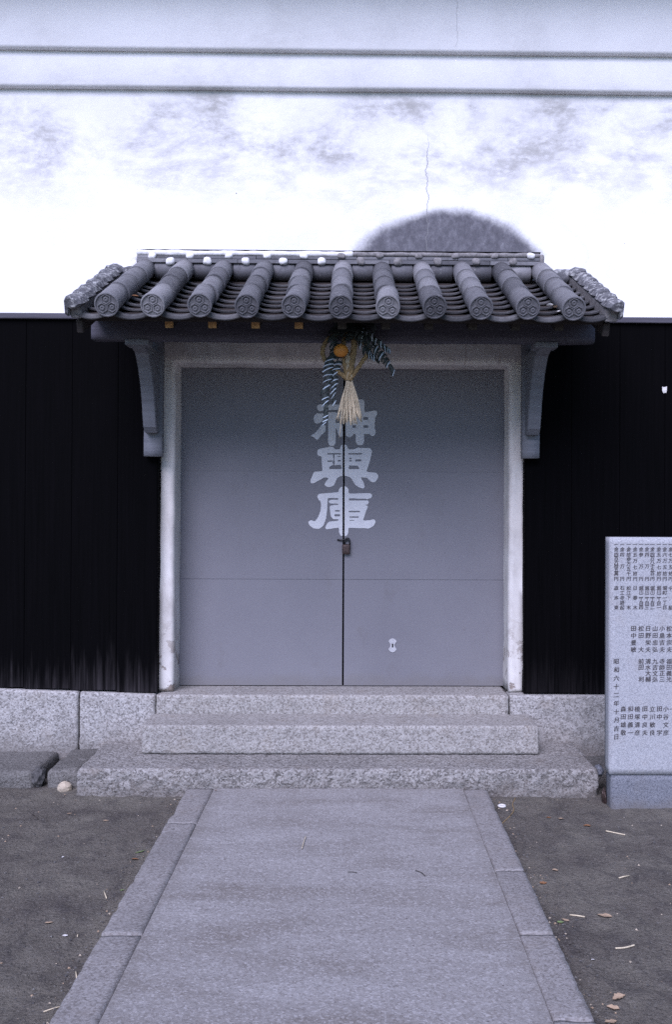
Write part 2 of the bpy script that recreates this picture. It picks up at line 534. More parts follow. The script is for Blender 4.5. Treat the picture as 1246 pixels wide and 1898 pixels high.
def rough_block(name, x0, x1, y0, y1, z0, z1, mat, parent=None, res=0.02, r=0.012, amp=(0.003, 0.003, 0.003),
                freq=18.0, seed=0, edge=0.0, shear=None):
    """stone block: rounded box lattice pushed about by noise; amp = (side, front/back, top)"""
    nx = max(2, int((x1 - x0) / res)); ny = max(2, int((y1 - y0) / res)); nz = max(2, int((z1 - z0) / res))
    idx, verts, faces = {}, [], []
    so_ = Vector((seed * 13.7, seed * 5.1, seed * 9.3))

    def V(i, j, k):
        key = (i, j, k)
        if key in idx:
            return idx[key]
        p = Vector((x0 + (x1 - x0) * i / nx, y0 + (y1 - y0) * j / ny, z0 + (z1 - z0) * k / nz))
        q = Vector((min(max(p.x, x0 + r), x1 - r), min(max(p.y, y0 + r), y1 - r), min(max(p.z, z0 + r), z1 - r)))
        d = p - q
        n = d.normalized() if d.length > 1e-9 else Vector((0, 0, 0))
        p = q + n * r
        a = abs(n.x) * amp[0] + abs(n.y) * amp[1] + abs(n.z) * amp[2]
        f = mn.fractal((p + so_) * freq, 1.0, 2.0, 4)
        p = p + n * (a * f)
        ne = sum(1 for c in n if abs(c) > 0.3)
        if edge and ne >= 2:
            c = max(0.0, mn.noise((p + so_) * 11.0) - 0.15)
            p = p - n * (c * edge)
        if shear:
            p = shear(p)
        idx[key] = len(verts)
        verts.append(p)
        return idx[key]
    for i in range(nx):
        for j in range(ny):
            faces.append((V(i, j, nz), V(i + 1, j, nz), V(i + 1, j + 1, nz), V(i, j + 1, nz)))
            faces.append((V(i, j, 0), V(i, j + 1, 0), V(i + 1, j + 1, 0), V(i + 1, j, 0)))
    for i in range(nx):
        for k in range(nz):
            faces.append((V(i, 0, k), V(i + 1, 0, k), V(i + 1, 0, k + 1), V(i, 0, k + 1)))
            faces.append((V(i, ny, k), V(i, ny, k + 1), V(i + 1, ny, k + 1), V(i + 1, ny, k)))
    for j in range(ny):
        for k in range(nz):
            faces.append((V(0, j, k), V(0, j, k + 1), V(0, j + 1, k + 1), V(0, j + 1, k)))
            faces.append((V(nx, j, k), V(nx, j + 1, k), V(nx, j + 1, k + 1), V(nx, j, k + 1)))
    return pyobj(name, verts, faces, mat, parent, smooth=True)


def frame(t):
    t = t.normalized()
    a = Vector((0, 1, 0)) if abs(t.y) < 0.9 else Vector((1, 0, 0))
    u = t.cross(a).normalized()
    return u, t.cross(u).normalized()


def tube(verts, faces, pts, rad, n=6, cap=True):
    """append a tube along pts; rad is a number or a list"""
    b0 = len(verts)
    m = len(pts)
    for i, p in enumerate(pts):
        t = (pts[min(i + 1, m - 1)] - pts[max(i - 1, 0)])
        u, v = frame(t)
        rr = rad[i] if isinstance(rad, (list, tuple)) else rad
        for k in range(n):
            a = 2 * math.pi * k / n
            verts.append(p + u * (math.cos(a) * rr) + v * (math.sin(a) * rr))
    for i in range(m - 1):
        for k in range(n):
            a, b = b0 + i * n + k, b0 + i * n + (k + 1) % n
            faces.append((a, b, b + n, a + n))
    if cap:
        faces.append(tuple(b0 + k for k in range(n))[::-1])
        faces.append(tuple(b0 + (m - 1) * n + k for k in range(n)))


def smooth_path(pts, k=8):
    """Catmull-Rom through points"""
    out = []
    P = [pts[0]] + list(pts) + [pts[-1]]
    for i in range(1, len(P) - 2):
        for j in range(k):
            t = j / k
            a, b, c, d = P[i - 1], P[i], P[i + 1], P[i + 2]
            out.append(0.5 * ((2 * b) + (c - a) * t + (2 * a - 5 * b + 4 * c - d) * t * t + (3 * b - a - 3 * c + d) * t ** 3))
    out.append(pts[-1])
    return out


# ================================================================== GROUND
def axis(lo, hi, fine, far):
    a = list(np.arange(lo, hi + 1e-6, fine))
    up, dn, st = [], [], fine
    x = hi
    while x < far:
        st *= 1.45
        x += st
        up.append(x)
    x, st = lo, fine
    while x > -far:
        st *= 1.45
        x -= st
        dn.append(x)
    return np.array(dn[::-1] + a + up)


def ground_h(x, y):
    p = Vector((x, y, 0))
    near = max(0.0, 1 - max(0.0, max(abs(x) - 3.5, abs(y - 3.5) - 3.5)) / 3.0)
    h = 0.011 * mn.noise(p * 2.1) + 0.008 * mn.noise(Vector((x * 6.5, y * 6.0, 3))) + 0.0045 * mn.noise(Vector((x * 15, y * 13.0, 8)))
    h += 0.0028 * mn.fractal(p * 24, 1.0, 2.0, 3)
    return h * near - 0.001


gx, gy = axis(-2.3, 2.3, 0.022, 320), axis(2.4, 6.0, 0.022, 320)
gv, gf = [], []
for yy in gy:
    for xx in gx:
        gv.append((xx, yy, ground_h(float(xx), float(yy))))
nxg = len(gx)
for j in range(len(gy) - 1):
    for i in range(nxg - 1):
        gf.append((j * nxg + i, j * nxg + i + 1, (j + 1) * nxg + i + 1, (j + 1) * nxg + i))
ground = pyobj('ground', gv, gf, 'dirt', smooth=True)
tag(ground, 'dark packed dirt yard with faint ripples in front of the storehouse', 'ground', kind='structure')

# ================================================================== PATH
PZ = 0.045
PL, PR, PIL, PIR = -0.782, 0.758, -0.642, 0.636
PY1 = 5.185
pv, pf = [], []
xs = np.linspace(PIL + 0.0005, PIR - 0.0005, 52)
ys = np.linspace(0.9, PY1, 170)
for yy in ys:
    for xx in xs:
        p = Vector((xx, yy, 0))
        pv.append((xx, yy, PZ - 0.0005 + 0.0022 * mn.noise(p * 3.0) + 0.0012 * mn.fractal(p * 30, 1, 2, 3)))
n_ = len(xs)
for j in range(len(ys) - 1):
    for i in range(n_ - 1):
        pf.append((j * n_ + i, j * n_ + i + 1, (j + 1) * n_ + i + 1, (j + 1) * n_ + i))
# skirt so that the slab has thickness
per = [i for i in range(n_)] + [j * n_ + n_ - 1 for j in range(1, len(ys))] + [(len(ys) - 1) * n_ + i for i in range(n_ - 2, -1, -1)] + [j * n_ for j in range(len(ys) - 2, 0, -1)]
b0 = len(pv)
for i in per:
    pv.append((pv[i][0], pv[i][1], -0.06))
for k in range(len(per)):
    a, b = per[k], per[(k + 1) % len(per)]
    pf.append((b, a, b0 + k, b0 + (k + 1) % len(per)))
path = pyobj('path', pv, pf, 'concrete', smooth=False)
tag(path, 'worn concrete path with granite edging leading to the steps', 'path', kind='structure')
for (xa, xb, cuts) in ((PL, PIL - 0.002, (0.9, 2.1, 3.43, 4.62, PY1 + 0.004)), (PIR + 0.002, PR, (0.9, 2.0, 2.86, 3.436, 4.03, PY1 - 0.004))):
    for i in range(len(cuts) - 1):
        rough_block('edging_stone', xa, xb, cuts[i] + 0.003, cuts[i + 1] - 0.003, -0.08, PZ + random.uniform(-0.001, 0.0025), 'edging', path,
                    res=0.02, r=0.005, amp=(0.003, 0.002, 0.0015), freq=14, seed=10 + i + int(xa * 10), edge=0.012)

# ================================================================== STEPS
lower = rough_block('stone_step', -1.348, 1.340, 5.20, 5.835, -0.1, 0.139, 'step', res=0.0125, r=0.014,
                    amp=(0.010, 0.011, 0.0022), freq=26, seed=3, edge=0.02)
tag(lower, 'wide rough-hewn granite slab, the lower of the two doorstep stones', 'step')
upper = rough_block('stone_step', at(262, 1370, 5.5).x, at(1000, 1370, 5.5).x, 5.50, 5.822, 0.1415, 0.297, 'threshold', res=0.0125, r=0.010,
                    amp=(0.003, 0.0035, 0.0015), freq=26, seed=5, edge=0.012)
tag(upper, 'shorter pale granite step lying on the wide slab below the doors', 'step')

# ================================================================== STOREHOUSE
house = empty('storehouse', (0, 6.2, 0))
tag(house, 'white plastered storehouse with black board skirting, grey double doors and tiled door canopy', 'storehouse')


def sub(o, parent):
    o.parent = parent
    o.matrix_parent_inverse = Matrix.Translation(-Vector((0, 6.2, 0)))
    return o


WY = 5.95          # plaster face
CXL, CXR = -1.062, 1.062   # outer edges of the door surround
ZS = 0.404         # sill level
EX = 5.2           # half length of wall that is built
bm = bmesh.new()
nwx, nwz = 120, 30


def wall_patch(x0, x1, z0, z1, nx, nz):
    g = {}
    for i in range(nx + 1):
        for k in range(nz + 1):
            x, z = x0 + (x1 - x0) * i / nx, z0 + (z1 - z0) * k / nz
            g[i, k] = bm.verts.new((x, WY + 0.004 * mn.noise(Vector((x * 0.9, 0, z * 1.1))), z))
    for i in range(nx):
        for k in range(nz):
            bm.faces.new([g[i, k], g[i + 1, k], g[i + 1, k + 1], g[i, k + 1]])


wall_patch(-EX, EX, 2.56, 3.99, 120, 18)
wall_patch(-EX, CXL, 0.3, 2.56, 40, 10)
wall_patch(CXR, EX, 0.3, 2.56, 40, 10)
bmesh.ops.remove_doubles(bm, verts=bm.verts[:], dist=1e-4)
bx(bm, -EX, EX, 6.45, 6.5, 0.3, 4.9)
bx(bm, -EX, -EX + 0.05, 5.951, 6.45, 0.3, 4.9)
bx(bm, EX - 0.05, EX, 5.951, 6.45, 0.3, 4.9)
wall = sub(obj('plaster_wall', bm, 'plaster', None, smooth=True), house)


def band(z0, z1, yf, seed):
    """a stepped cornice course of plaster with a soft lower edge"""
    prof = [(WY + 0.02, z0), (yf + 0.018, z0), (yf + 0.006, z0 + 0.005), (yf, z0 + 0.018), (yf, (z0 + z1) / 2), (yf, z1)]
    v, f = [], []
    nx = 130
    for i in range(nx + 1):
        x = -EX + 2 * EX * i / nx
        dz = 0.004 * mn.noise(Vector((x * 0.8, seed, 0)))
        for (yy, zz) in prof:
            v.append((x, yy + 0.003 * mn.noise(Vector((x * 1.3, seed, 2))), zz + (dz if zz < z1 - 0.05 else 0)))
    m = len(prof)
    for i in range(nx):
        for k in range(m - 1):
            f.append((i * m + k, (i + 1) * m + k, (i + 1) * m + k + 1, i * m + k + 1))
    return pyobj('cornice_band', v, f, 'plaster', None, smooth=True)


for (pz, z1, yf, sd) in ((165, 4.23, 5.905, 1), (94, 4.80, 5.862, 2)):
    b_ = band(at(640, pz, yf).z, z1, yf, sd)
    b_.parent = wall

# main eave above the frame: plastered soffit, fascia and tiled slope
bm = bmesh.new()
bx(bm, -EX - 0.3, EX + 0.3, 5.30, 6.5, 4.78, 4.90)
eave = sub(obj('eave', bm, 'plaster'), house)
bm = bmesh.new()
prof = [(5.18, 4.86), (5.18, 4.93), (7.6, 6.05), (7.6, 5.95), (6.5, 5.45)]
for xa in (-EX - 0.5, EX + 0.5):
    for (yy, zz) in ((5.18, 4.905), (5.18, 4.99), (8.2, 6.25), (8.2, 6.16)):
        bm.verts.new((xa, yy, zz))
bm.verts.ensure_lookup_table()
q = bm.verts
for f_ in ((0, 1, 2, 3), (7, 6, 5, 4), (0, 4, 5, 1), (1, 5, 6, 2), (2, 6, 7, 3), (3, 7, 4, 0)):
    bm.faces.new([q[i] for i in f_])
bmesh.ops.recalc_face_normals(bm, faces=bm.faces[:])
sub(obj('roof', bm, 'tile'), house)

# ---- plinth
plinth = sub(box('plinth', -EX, EX, 5.86, 6.4, -0.2, 0.385, 'rubble'), house)
XJ = at(145, 1340, 5.82).x
XT0, XT1 = at(288, 1300, 5.82).x, at(945, 1300, 5.82).x


def tilt(p):
    if p.z > 0.3 and p.x < XT0:
        p = Vector((p.x, p.y, p.z + 0.030 * min(1.6, (XT0 - p.x) / 0.95)))
    return p


stones = [(-EX, -3.55), (-3.55, XJ), (XJ, XT0), (XT0, XT1), (XT1, 2.35), (2.35, 3.8), (3.8, EX)]
for i, (a, b) in enumerate(stones):
    th = i == 3
    rough_block('threshold_stone' if th else 'plinth_stone', a + 0.003, b - 0.003, 5.815 if th else 5.82, 6.32 if th else 5.99, -0.15 if not th else 0.02,
                ZS, 'threshold' if th else 'granite', plinth, res=0.016 if 0 < i < 5 else 0.04, r=0.009,
                amp=(0.002, 0.0045, 0.001), freq=22, seed=20 + i, edge=0.012, shear=tilt)

# ---- door surround: plaster jambs and lintel in one rounded frame
bm = bmesh.new()
Xi, Zl, Zt = 0.98, 2.326, 2.57
outl = [(CXL, ZS + 0.001), (-Xi, ZS + 0.001), (-Xi, Zl), (Xi, Zl), (Xi, ZS + 0.001), (CXR, ZS + 0.001), (CXR, Zt), (CXL, Zt)]
fr = [bm.verts.new((x, 5.90, z)) for x, z in outl]
bk = [bm.verts.new((x, 6.20, z)) for x, z in outl]
quads = [(0, 1, 2, 7), (2, 3, 6, 7), (3, 4, 5, 6)]
for qd in quads:
    bm.faces.new([fr[i] for i in qd])
    bm.faces.new([bk[i] for i in qd][::-1])
for i in range(8):
    j = (i + 1) % 8
    bm.faces.new([fr[j], fr[i], bk[i], bk[j]])
bmesh.ops.recalc_face_normals(bm, faces=bm.faces[:])
edges = [e for e in bm.edges if all(abs(v.co.y - 5.90) < 1e-4 for v in e.verts) and len(e.link_faces) == 2
         and any(f.normal.y > -0.5 for f in e.link_faces) and all(abs(v.co.x) < 1.0 or abs(v.co.z - Zt) > 0.01 for v in e.verts)]
bmesh.ops.bevel(bm, geom=edges, offset=0.026, segments=4, affect='EDGES', profile=0.5)
bmesh.ops.triangulate(bm, faces=[f for f in bm.faces if len(f.verts) > 4])
for _ in range(5):
    le = [e for e in bm.edges if e.calc_length() > 0.05]
    if not le:
        break
    bmesh.ops.subdivide_edges(bm, edges=le, cuts=1, use_grid_fill=True)
bmesh.ops.triangulate(bm, faces=bm.faces[:])
bm.normal_update()
for v in bm.verts:
    p = v.co
    w = 1.0 if p.z > ZS + 0.02 else 0.2
    n = 0.0045 * mn.noise(p * 5.0) + 0.0025 * mn.noise(p * 17)
    v.co = p + v.normal * n * w
surround = sub(obj('door_surround', bm, 'surround', None, smooth=True), house)

# ---- cladding: charred boards
for side in (-1, 1):
    x_in = (at(291, 1000, 5.845).x if side < 0 else at(975, 1000, 5.845).x)
    x_out = side * EX
    lo, hi = (x_out, x_in) if side < 0 else (x_in, x_out)
    back = sub(box('cladding', lo, hi, 5.872, 5.943, 0.43, 2.575, 'void'), house)
    x = x_in
    k = 0
    while abs(x) < EX - 0.05:
        w = random.uniform(0.225, 0.29)
        if side < 0 and k < 4:
            w = (0.232, 0.265, 0.268, 0.27)[k]
        x2 = x + side * w
        if abs(x2) > EX:
            x2 = side * EX
        a, b = min(x, x2), max(x, x2)
        zb = (0.409 + 0.030 * min(1.6, (XT0 - (a + b) / 2) / 0.95) if side < 0 else 0.411) + random.uniform(0.0, 0.004)
        yo = random.uniform(0, 0.0015)
        bm = bmesh.new()
        bx(bm, a + 0.0008, b - 0.0008, 5.848 + yo, 5.87, zb, 2.565)
        bmesh.ops.bevel(bm, geom=bm.edges[:], offset=0.0015, segments=1, affect='EDGES')
        o = obj('board', bm, 'boards', back)
        x = x2
        k += 1
    # batten closing the boards against the door surround
    if side < 0:
        o = box('batten', x_in + 0.001, CXL - 0.003, 5.842, 5.935, 0.408, 2.56, 'boards', back, 0.003, 1)
    else:
        o = box('batten', CXR + 0.003, x_in - 0.001, 5.852, 5.935, 0.408, 2.56, 'boards', back, 0.003, 1)
    o = box('top_rail', lo if side < 0 else lo - 0.03, hi + 0.03 if side < 0 else hi, 5.825, 5.945, 2.567, 2.60, 'beam', back, 0.006, 2)

# ---- doors: two leaves, each of three sheets
DY = 6.10
XM = at(637, 1000, DY).x
door = {}
zc1, zc2 = at(637, 1074, DY).z, at(637, 874, DY).z
for side in (-1, 1):
    a, b = (-Xi - 0.02, XM - 0.0055) if side < 0 else (XM + 0.0055, Xi + 0.02)
    leaf = sub(box('door_leaf', a, b, DY + 0.006, DY + 0.06, ZS + 0.004, Zl + 0.02, 'door'), house)
    door[side] = leaf
    for (z0, z1) in ((ZS + 0.005, zc1), (zc1, zc2), (zc2, Zl + 0.02)):
        bm = bmesh.new()
        nX, nZ = 16, 12
        g = {}
        x0_, x1_, zz0, zz1 = a, b, z0 + (0.0003 if z0 == zc2 else 0.0009), z1 - (0.0003 if z1 == zc2 else 0.0009)
        for i in range(nX + 1):
            for k in range(nZ + 1):
                xx, zz = x0_ + (x1_ - x0_) * i / nX, zz0 + (zz1 - zz0) * k / nZ
                dy = 0.0012 * mn.noise(Vector((xx * 3, z0 * 5, zz * 3)))
                if i in (0, nX) or k in (0, nZ):
                    dy = 0.0006
                g[i, k] = bm.verts.new((xx, DY + dy, zz))
        for i in range(nX):
            for k in range(nZ):
                bm.faces.new([g[i, k], g[i + 1, k], g[i + 1, k + 1], g[i, k + 1]])
        rim = [e for e in bm.edges if len(e.link_faces) == 1]
        ex = bmesh.ops.extrude_edge_only(bm, edges=rim)
        for v in ex['geom']:
            if isinstance(v, bmesh.types.BMVert):
                v.co.y = DY + 0.0058
        obj('door_sheet', bm, 'door', leaf, smooth=False)
vd = sub(box('door_gap', XM - 0.0052, XM + 0.0052, DY + 0.035, DY + 0.055, ZS + 0.004, Zl, 'void'), house)

# ---- lettering, traced on the photograph and rebuilt as flat paint
def inside(poly, X, Y):
    r = np.zeros(X.shape, bool)
    n = len(poly)
    for i in range(n):
        x1, y1 = poly[i]
        x2, y2 = poly[(i + 1) % n]
        if y1 == y2:
            continue
        c = ((y1 > Y) != (y2 > Y)) & (X < (x2 - x1) * (Y - y1) / (y2 - y1) + x1)
        r ^= c
    return r


def rc(a, b, c, d):
    return [(a, c), (b, c), (b, d), (a, d)]


CH = {
    'spirit': ([  # upper sign
        [(292, 95), (310, 62), (350, 58), (380, 64), (600, 60), (604, 120), (380, 126), (350, 138), (315, 136)],
        [(257, 232), (268, 185), (300, 160), (345, 168), (600, 152), (604, 225), (420, 222), (352, 262), (300, 284), (268, 268)],
        [(425, 150), (515, 150), (516, 500), (495, 540), (445, 540), (424, 500)],
        [(350, 290), (400, 300), (396, 370), (328, 436), (318, 466), (290, 469), (262, 440), (216, 420), (262, 400), (312, 352)],
        [(522, 272), (572, 274), (601, 330), (600, 425), (560, 438), (540, 400), (524, 330)],
        [(628, 160), (700, 150), (845, 150), (930, 140), (962, 126), (992, 140), (996, 172), (972, 210), (964, 330), (978, 372), (968, 412), (938, 430), (900, 402), (720, 402), (700, 432), (668, 442), (632, 420)],
        [(752, 20), (775, 0), (825, 2), (848, 26), (846, 200), (842, 500), (824, 530), (770, 530), (746, 500)],
    ], [rc(835, 890, 206, 240), rc(835, 890, 303, 332), rc(705, 752, 301, 332), rc(705, 752, 206, 240)]),
    'palanquin': ([
        [(298, 632), (306, 582), (340, 570), (440, 550), (488, 552), (506, 580), (563, 580), (570, 540), (598, 517), (640, 530), (662, 580), (740, 576), (762, 560), (912, 565), (936, 600), (902, 740), (868, 838), (985, 850), (1009, 882), (1000, 922), (962, 962), (920, 954), (868, 902), (800, 905), (842, 965), (850, 1022), (822, 1034), (745, 996), (690, 908), (640, 888), (575, 888), (532, 910), (492, 998), (432, 1018), (380, 992), (400, 950), (440, 906), (380, 904), (270, 966), (230, 976), (218, 944), (262, 838), (360, 830), (350, 662), (310, 650)],
    ], [rc(415, 575, 625, 641), [(482, 640), (502, 640), (496, 690), (504, 740), (494, 766), (478, 740), (488, 700)], rc(418, 476, 709, 724),
        rc(535, 572, 655, 667), rc(535, 576, 704, 718), rc(660, 820, 625, 640), rc(670, 702, 676, 690), rc(672, 702, 705, 718),
        rc(740, 808, 696, 720), [(668, 764), (770, 770), (790, 806), (664, 808)], [(470, 764), (582, 758), (582, 806), (440, 808), (442, 782)]]),
    'store': ([
        [(298, 1120), (318, 1092), (560, 1072), (664, 1090), (910, 1083), (940, 1106), (926, 1140), (890, 1152), (560, 1140), (420, 1140), (322, 1172)],
        [(325, 1140), (345, 1200), (340, 1280), (312, 1360), (272, 1412), (226, 1394), (194, 1416), (208, 1450), (250, 1490), (322, 1497), (372, 1460), (402, 1380), (416, 1260), (422, 1130)],
        [(548, 1045), (566, 1018), (605, 1003), (645, 1012), (666, 1046), (660, 1540), (642, 1578), (606, 1584), (570, 1574), (552, 1535)],
        [(428, 1178), (452, 1163), (600, 1160), (600, 1202), (452, 1206)], [(640, 1170), (886, 1168), (901, 1186), (884, 1216), (640, 1216)],
        [(443, 1238), (466, 1224), (600, 1216), (600, 1382), (486, 1386), (456, 1352)],
        [(640, 1222), (893, 1228), (862, 1300), (832, 1396), (640, 1392)],
        [(390, 1490), (404, 1450), (432, 1414), (560, 1400), (640, 1406), (900, 1398), (958, 1386), (979, 1410), (956, 1460), (900, 1492), (640, 1484), (560, 1480), (410, 1502)],
    ], [rc(505, 566, 1280, 1296), rc(500, 566, 1330, 1353), rc(664, 796, 1290, 1307), rc(674, 780, 1354, 1371)]),
}


def blur(a, k):
    ker = np.exp(-np.arange(-3 * k, 3 * k + 1) ** 2 / (2.0 * k * k))
    ker /= ker.sum()
    for ax in (0, 1):
        a = np.apply_along_axis(lambda r_: np.convolve(r_, ker, mode='same'), ax, a)
    return a


def iso_mesh(A, xs_, ys_, lev=0.5):
    """filled marching squares"""
    verts, faces, cache = [], [], {}

    def pt(key, x, y):
        if key not in cache:
            cache[key] = len(verts)
            verts.append((x, y))
        return cache[key]
    ny_, nx_ = A.shape
    for j in range(ny_ - 1):
        for i in range(nx_ - 1):
            c = [(i, j), (i + 1, j), (i + 1, j + 1), (i, j + 1)]
            v = [A[q_[1], q_[0]] for q_ in c]
            if max(v) < lev:
                continue
            poly = []
            for k in range(4):
                p, q_ = c[k], c[(k + 1) % 4]
                a, b = v[k], v[(k + 1) % 4]
                if a >= lev:
                    poly.append(pt(p, xs_[p[0]], ys_[p[1]]))
                if (a >= lev) != (b >= lev):
                    t = (lev - a) / (b - a)
                    key = tuple(sorted((p, q_)))
                    poly.append(pt(key, xs_[p[0]] + t * (xs_[q_[0]] - xs_[p[0]]), ys_[p[1]] + t * (ys_[q_[1]] - ys_[p[1]])))
            if len(poly) >= 3:
                faces.append(poly)
    return verts, faces


GAPX = (637 - 540) * 6.23
for nm, (adds, cuts) in CH.items():
    allp = [p for pl in adds for p in pl]
    x0_, x1_ = min(p[0] for p in allp) - 20, max(p[0] for p in allp) + 20
    y0_, y1_ = min(p[1] for p in allp) - 20, max(p[1] for p in allp) + 20
    st = 4.0
    xs_, ys_ = np.arange(x0_, x1_, st), np.arange(y0_, y1_, st)
    X, Y = np.meshgrid(xs_, ys_)
    A = np.zeros(X.shape, bool)
    for pl in adds:
        A |= inside(pl, X, Y)
    A = blur(A.astype(float), 2)
    Bc = np.zeros(X.shape, bool)
    for pl in cuts:
        Bc |= inside(pl, X, Y)
    A = np.minimum(A, 1 - blur(Bc.astype(float), 1))
    for side in (-1, 1):
        g = (GAPX - 12 - X) if side < 0 else (X - GAPX - 12)
        Asd = np.minimum(A, np.clip(0.5 + g / 12.0, 0, 1))
        vs, fs = iso_mesh(Asd, xs_, ys_)
        V3 = []
        for (x, y) in vs:
            p = at(540 + x / 6.23, 740 + y / 6.23, DY)
            V3.append((p.x, DY - 0.0032, p.z))
        o = pyobj('painted_character', V3, [f[::-1] for f in fs], 'letter', door[side])

# ---- keyhole plate on the right leaf
c0 = at(728, 1196, DY)
pr = []
for k in range(64):
    a = 2 * math.pi * k / 64
    r_ = 0.0415
    x_, z_ = r_ * 0.72 * math.cos(a), r_ * math.sin(a)
    if abs(z_) < 0.022:
        x_ = math.copysign(0.0125 + 0.012 * (z_ / 0.022) ** 2, x_)
    pr.append((x_, z_))
v_ = [(c0.x + x, DY - 0.004, c0.z + z) for x, z in pr] + [(c0.x + x, DY + 0.001, c0.z + z) for x, z in pr]
n_ = len(pr)
f_ = [(k, (k + 1) % n_, n_ + (k + 1) % n_, n_ + k) for k in range(n_)]
# split the face in quads across so that the waist stays clean
for k in range(n_ // 2 - 1):
    a, b = k + 0, k + 1
    m1, m2 = n_ - 1 - k - 0, n_ - 2 - k
f_.append(tuple(range(n_))[::-1])
plate = pyobj('lock_plate', v_, f_, 'plate', door[1])
box('keyhole', c0.x - 0.0042, c0.x + 0.0042, DY - 0.0055, DY - 0.0042, c0.z - 0.012, c0.z + 0.010, 'void', door[1])

# ================================================================== CANOPY
AF = (4.86, 2.457)                      # axis of the roll tiles at the eave (Y, Z)
TH = math.atan(0.424)
ct, st_ = math.cos(TH), math.sin(TH)


def sl_(s, w):
    """distance up the slope, height off the axis plane -> (Y, Z)"""
    return AF[0] + s * ct - w * st_, AF[1] + s * st_ + w * ct


bm = bmesh.new()
pts = [sl_(0.12, -0.088), sl_(0.12, -0.068), sl_(1.10, -0.068), sl_(1.10, -0.088)]
for xa in (-1.305, 1.345):
    for p in pts:
        bm.verts.new((xa, p[0], p[1]))
bm.verts.ensure_lookup_table()
for fc in ((0, 1, 2, 3), (7, 6, 5, 4), (0, 4, 5, 1), (1, 5, 6, 2), (2, 6, 7, 3), (3, 7, 4, 0)):
    bm.faces.new([bm.verts[i] for i in fc])
bmesh.ops.recalc_face_normals(bm, faces=bm.faces[:])
canopy = sub(obj('canopy', bm, 'deck'), house)
tag(canopy, 'small grey tiled canopy on curved brackets over the doors')


def slope_box(name, x0, x1, s0, s1, w0, w1, mat, bev=0.0):
    bm = bmesh.new()
    vs = bx(bm, x0, x1, s0, s1, w0, w1)
    if bev:
        bmesh.ops.bevel(bm, geom=bm.edges[:], offset=bev, segments=2, affect='EDGES')
    for v in bm.verts:
        y, z = sl_(v.co.y, v.co.z)
        v.co = (v.co.x, y, z)
    return obj(name, bm, mat, canopy)


# eave board under the first tiles, barge boards
slope_box('eave_board', -1.295, 1.335, 0.085, 0.119, -0.098, -0.0685, 'deck', 0.003)
for sx in (-1, 1):
    a, b = (-1.304, -1.272) if sx < 0 else (1.300, 1.334)
    slope_box('barge_board', a, b, 0.07, 0.93, -0.155, -0.089, 'deck', 0.004)
for a, b in ((-1.315, -1.262), (1.295, 1.358)):
    slope_box('edge_bedding', a, b, 0.03, 0.98, -0.072, -0.012, 'grey_mortar', 0.004)
# rafters
for i, px in enumerate((310, 391, 472, 553, 634, 716, 797, 879, 960, 1041)):
    xc = at(px, 602, 5.0).x
    s0 = 0.15
    pale = i in (0, 1, 2, 3)
    slope_box('rafter', xc - 0.0225, xc + 0.0225, s0, 1.02, -0.145, -0.0885, 'deck', 0.002)
    slope_box('rafter_end', xc - 0.0205, xc + 0.0205, s0 - 0.004, s0 - 0.0004, -0.143, -0.0905,
              'end_grain' if pale else 'dark_end')
# beam
yb = 5.33
bz0, bz1 = at(640, 632, yb).z, 2.492
xb0, xb1 = at(167, 615, yb).x, at(1105, 615, yb).x
rough_block('beam', xb0, xb1, yb, yb + 0.10, bz0, bz1, 'beam', canopy, res=0.03, r=0.008, amp=(0.002, 0.002, 0.002), freq=8, seed=41)
# brackets: wall post + curved arm + bearing block
for sx in (-1, 1):
    if sx < 0:
        xa, xb_ = at(266, 830, 5.78).x, at(300, 830, 5.78).x
    else:
        xa, xb_ = at(969, 830, 5.78).x, at(1001, 830, 5.78).x
    zb = at(640, 848, 5.78).z
    rough_block('bracket_post', xa, xb_, 5.772, 5.842, zb, 2.60, 'bracket', canopy, res=0.035, r=0.005, amp=(0.001, 0.001, 0.001), freq=8, seed=44)
    m_, w_ = (xa + xb_) / 2, 0.037
    zA = at(640, 804, 5.72).z
    front = [(5.768, zA), (5.72, zA), (5.688, zA + 0.03), (5.665, zA + 0.09), (5.64, zA + 0.17), (5.602, zA + 0.25), (5.54, zA + 0.34), (5.46, zA + 0.41), (5.345, bz0 - 0.03), (5.345, bz0 - 0.002)]
    rear = [(5.44, bz0 - 0.002), (5.56, zA + 0.44), (5.64, zA + 0.36), (5.70, zA + 0.25), (5.735, zA + 0.14), (5.768, zA + 0.09)]
    pl = front + [(5.768, bz0 - 0.002)]
    bm = bmesh.new()
    L = [bm.verts.new((m_ - w_, y, z)) for y, z in pl]
    Rr = [bm.verts.new((m_ + w_, y, z)) for y, z in pl]
    bm.faces.new(L)
    bm.faces.new(Rr[::-1])
    for k in range(len(pl)):
        j = (k + 1) % len(pl)
        bm.faces.new([L[j], L[k], Rr[k], Rr[j]])
    bmesh.ops.recalc_face_normals(bm, faces=bm.faces[:])
    ed = [e for e in bm.edges if abs(e.verts[0].co.x - e.verts[1].co.x) < 1e-5 and min(v.co.y for v in e.verts) < 5.75]
    bmesh.ops.bevel(bm, geom=ed, offset=0.004, segments=2, affect='EDGES')
    obj('bracket_arm', bm, 'bracket', canopy)
    box('bearing_block', m_ - 0.062, m_ + 0.062, 5.325, 5.45, bz0 - 0.028, bz0 + 0.002, 'bracket', canopy, 0.006)

# ---- pan tiles
PITCH_X = 0.2266
EXPO = 0.116


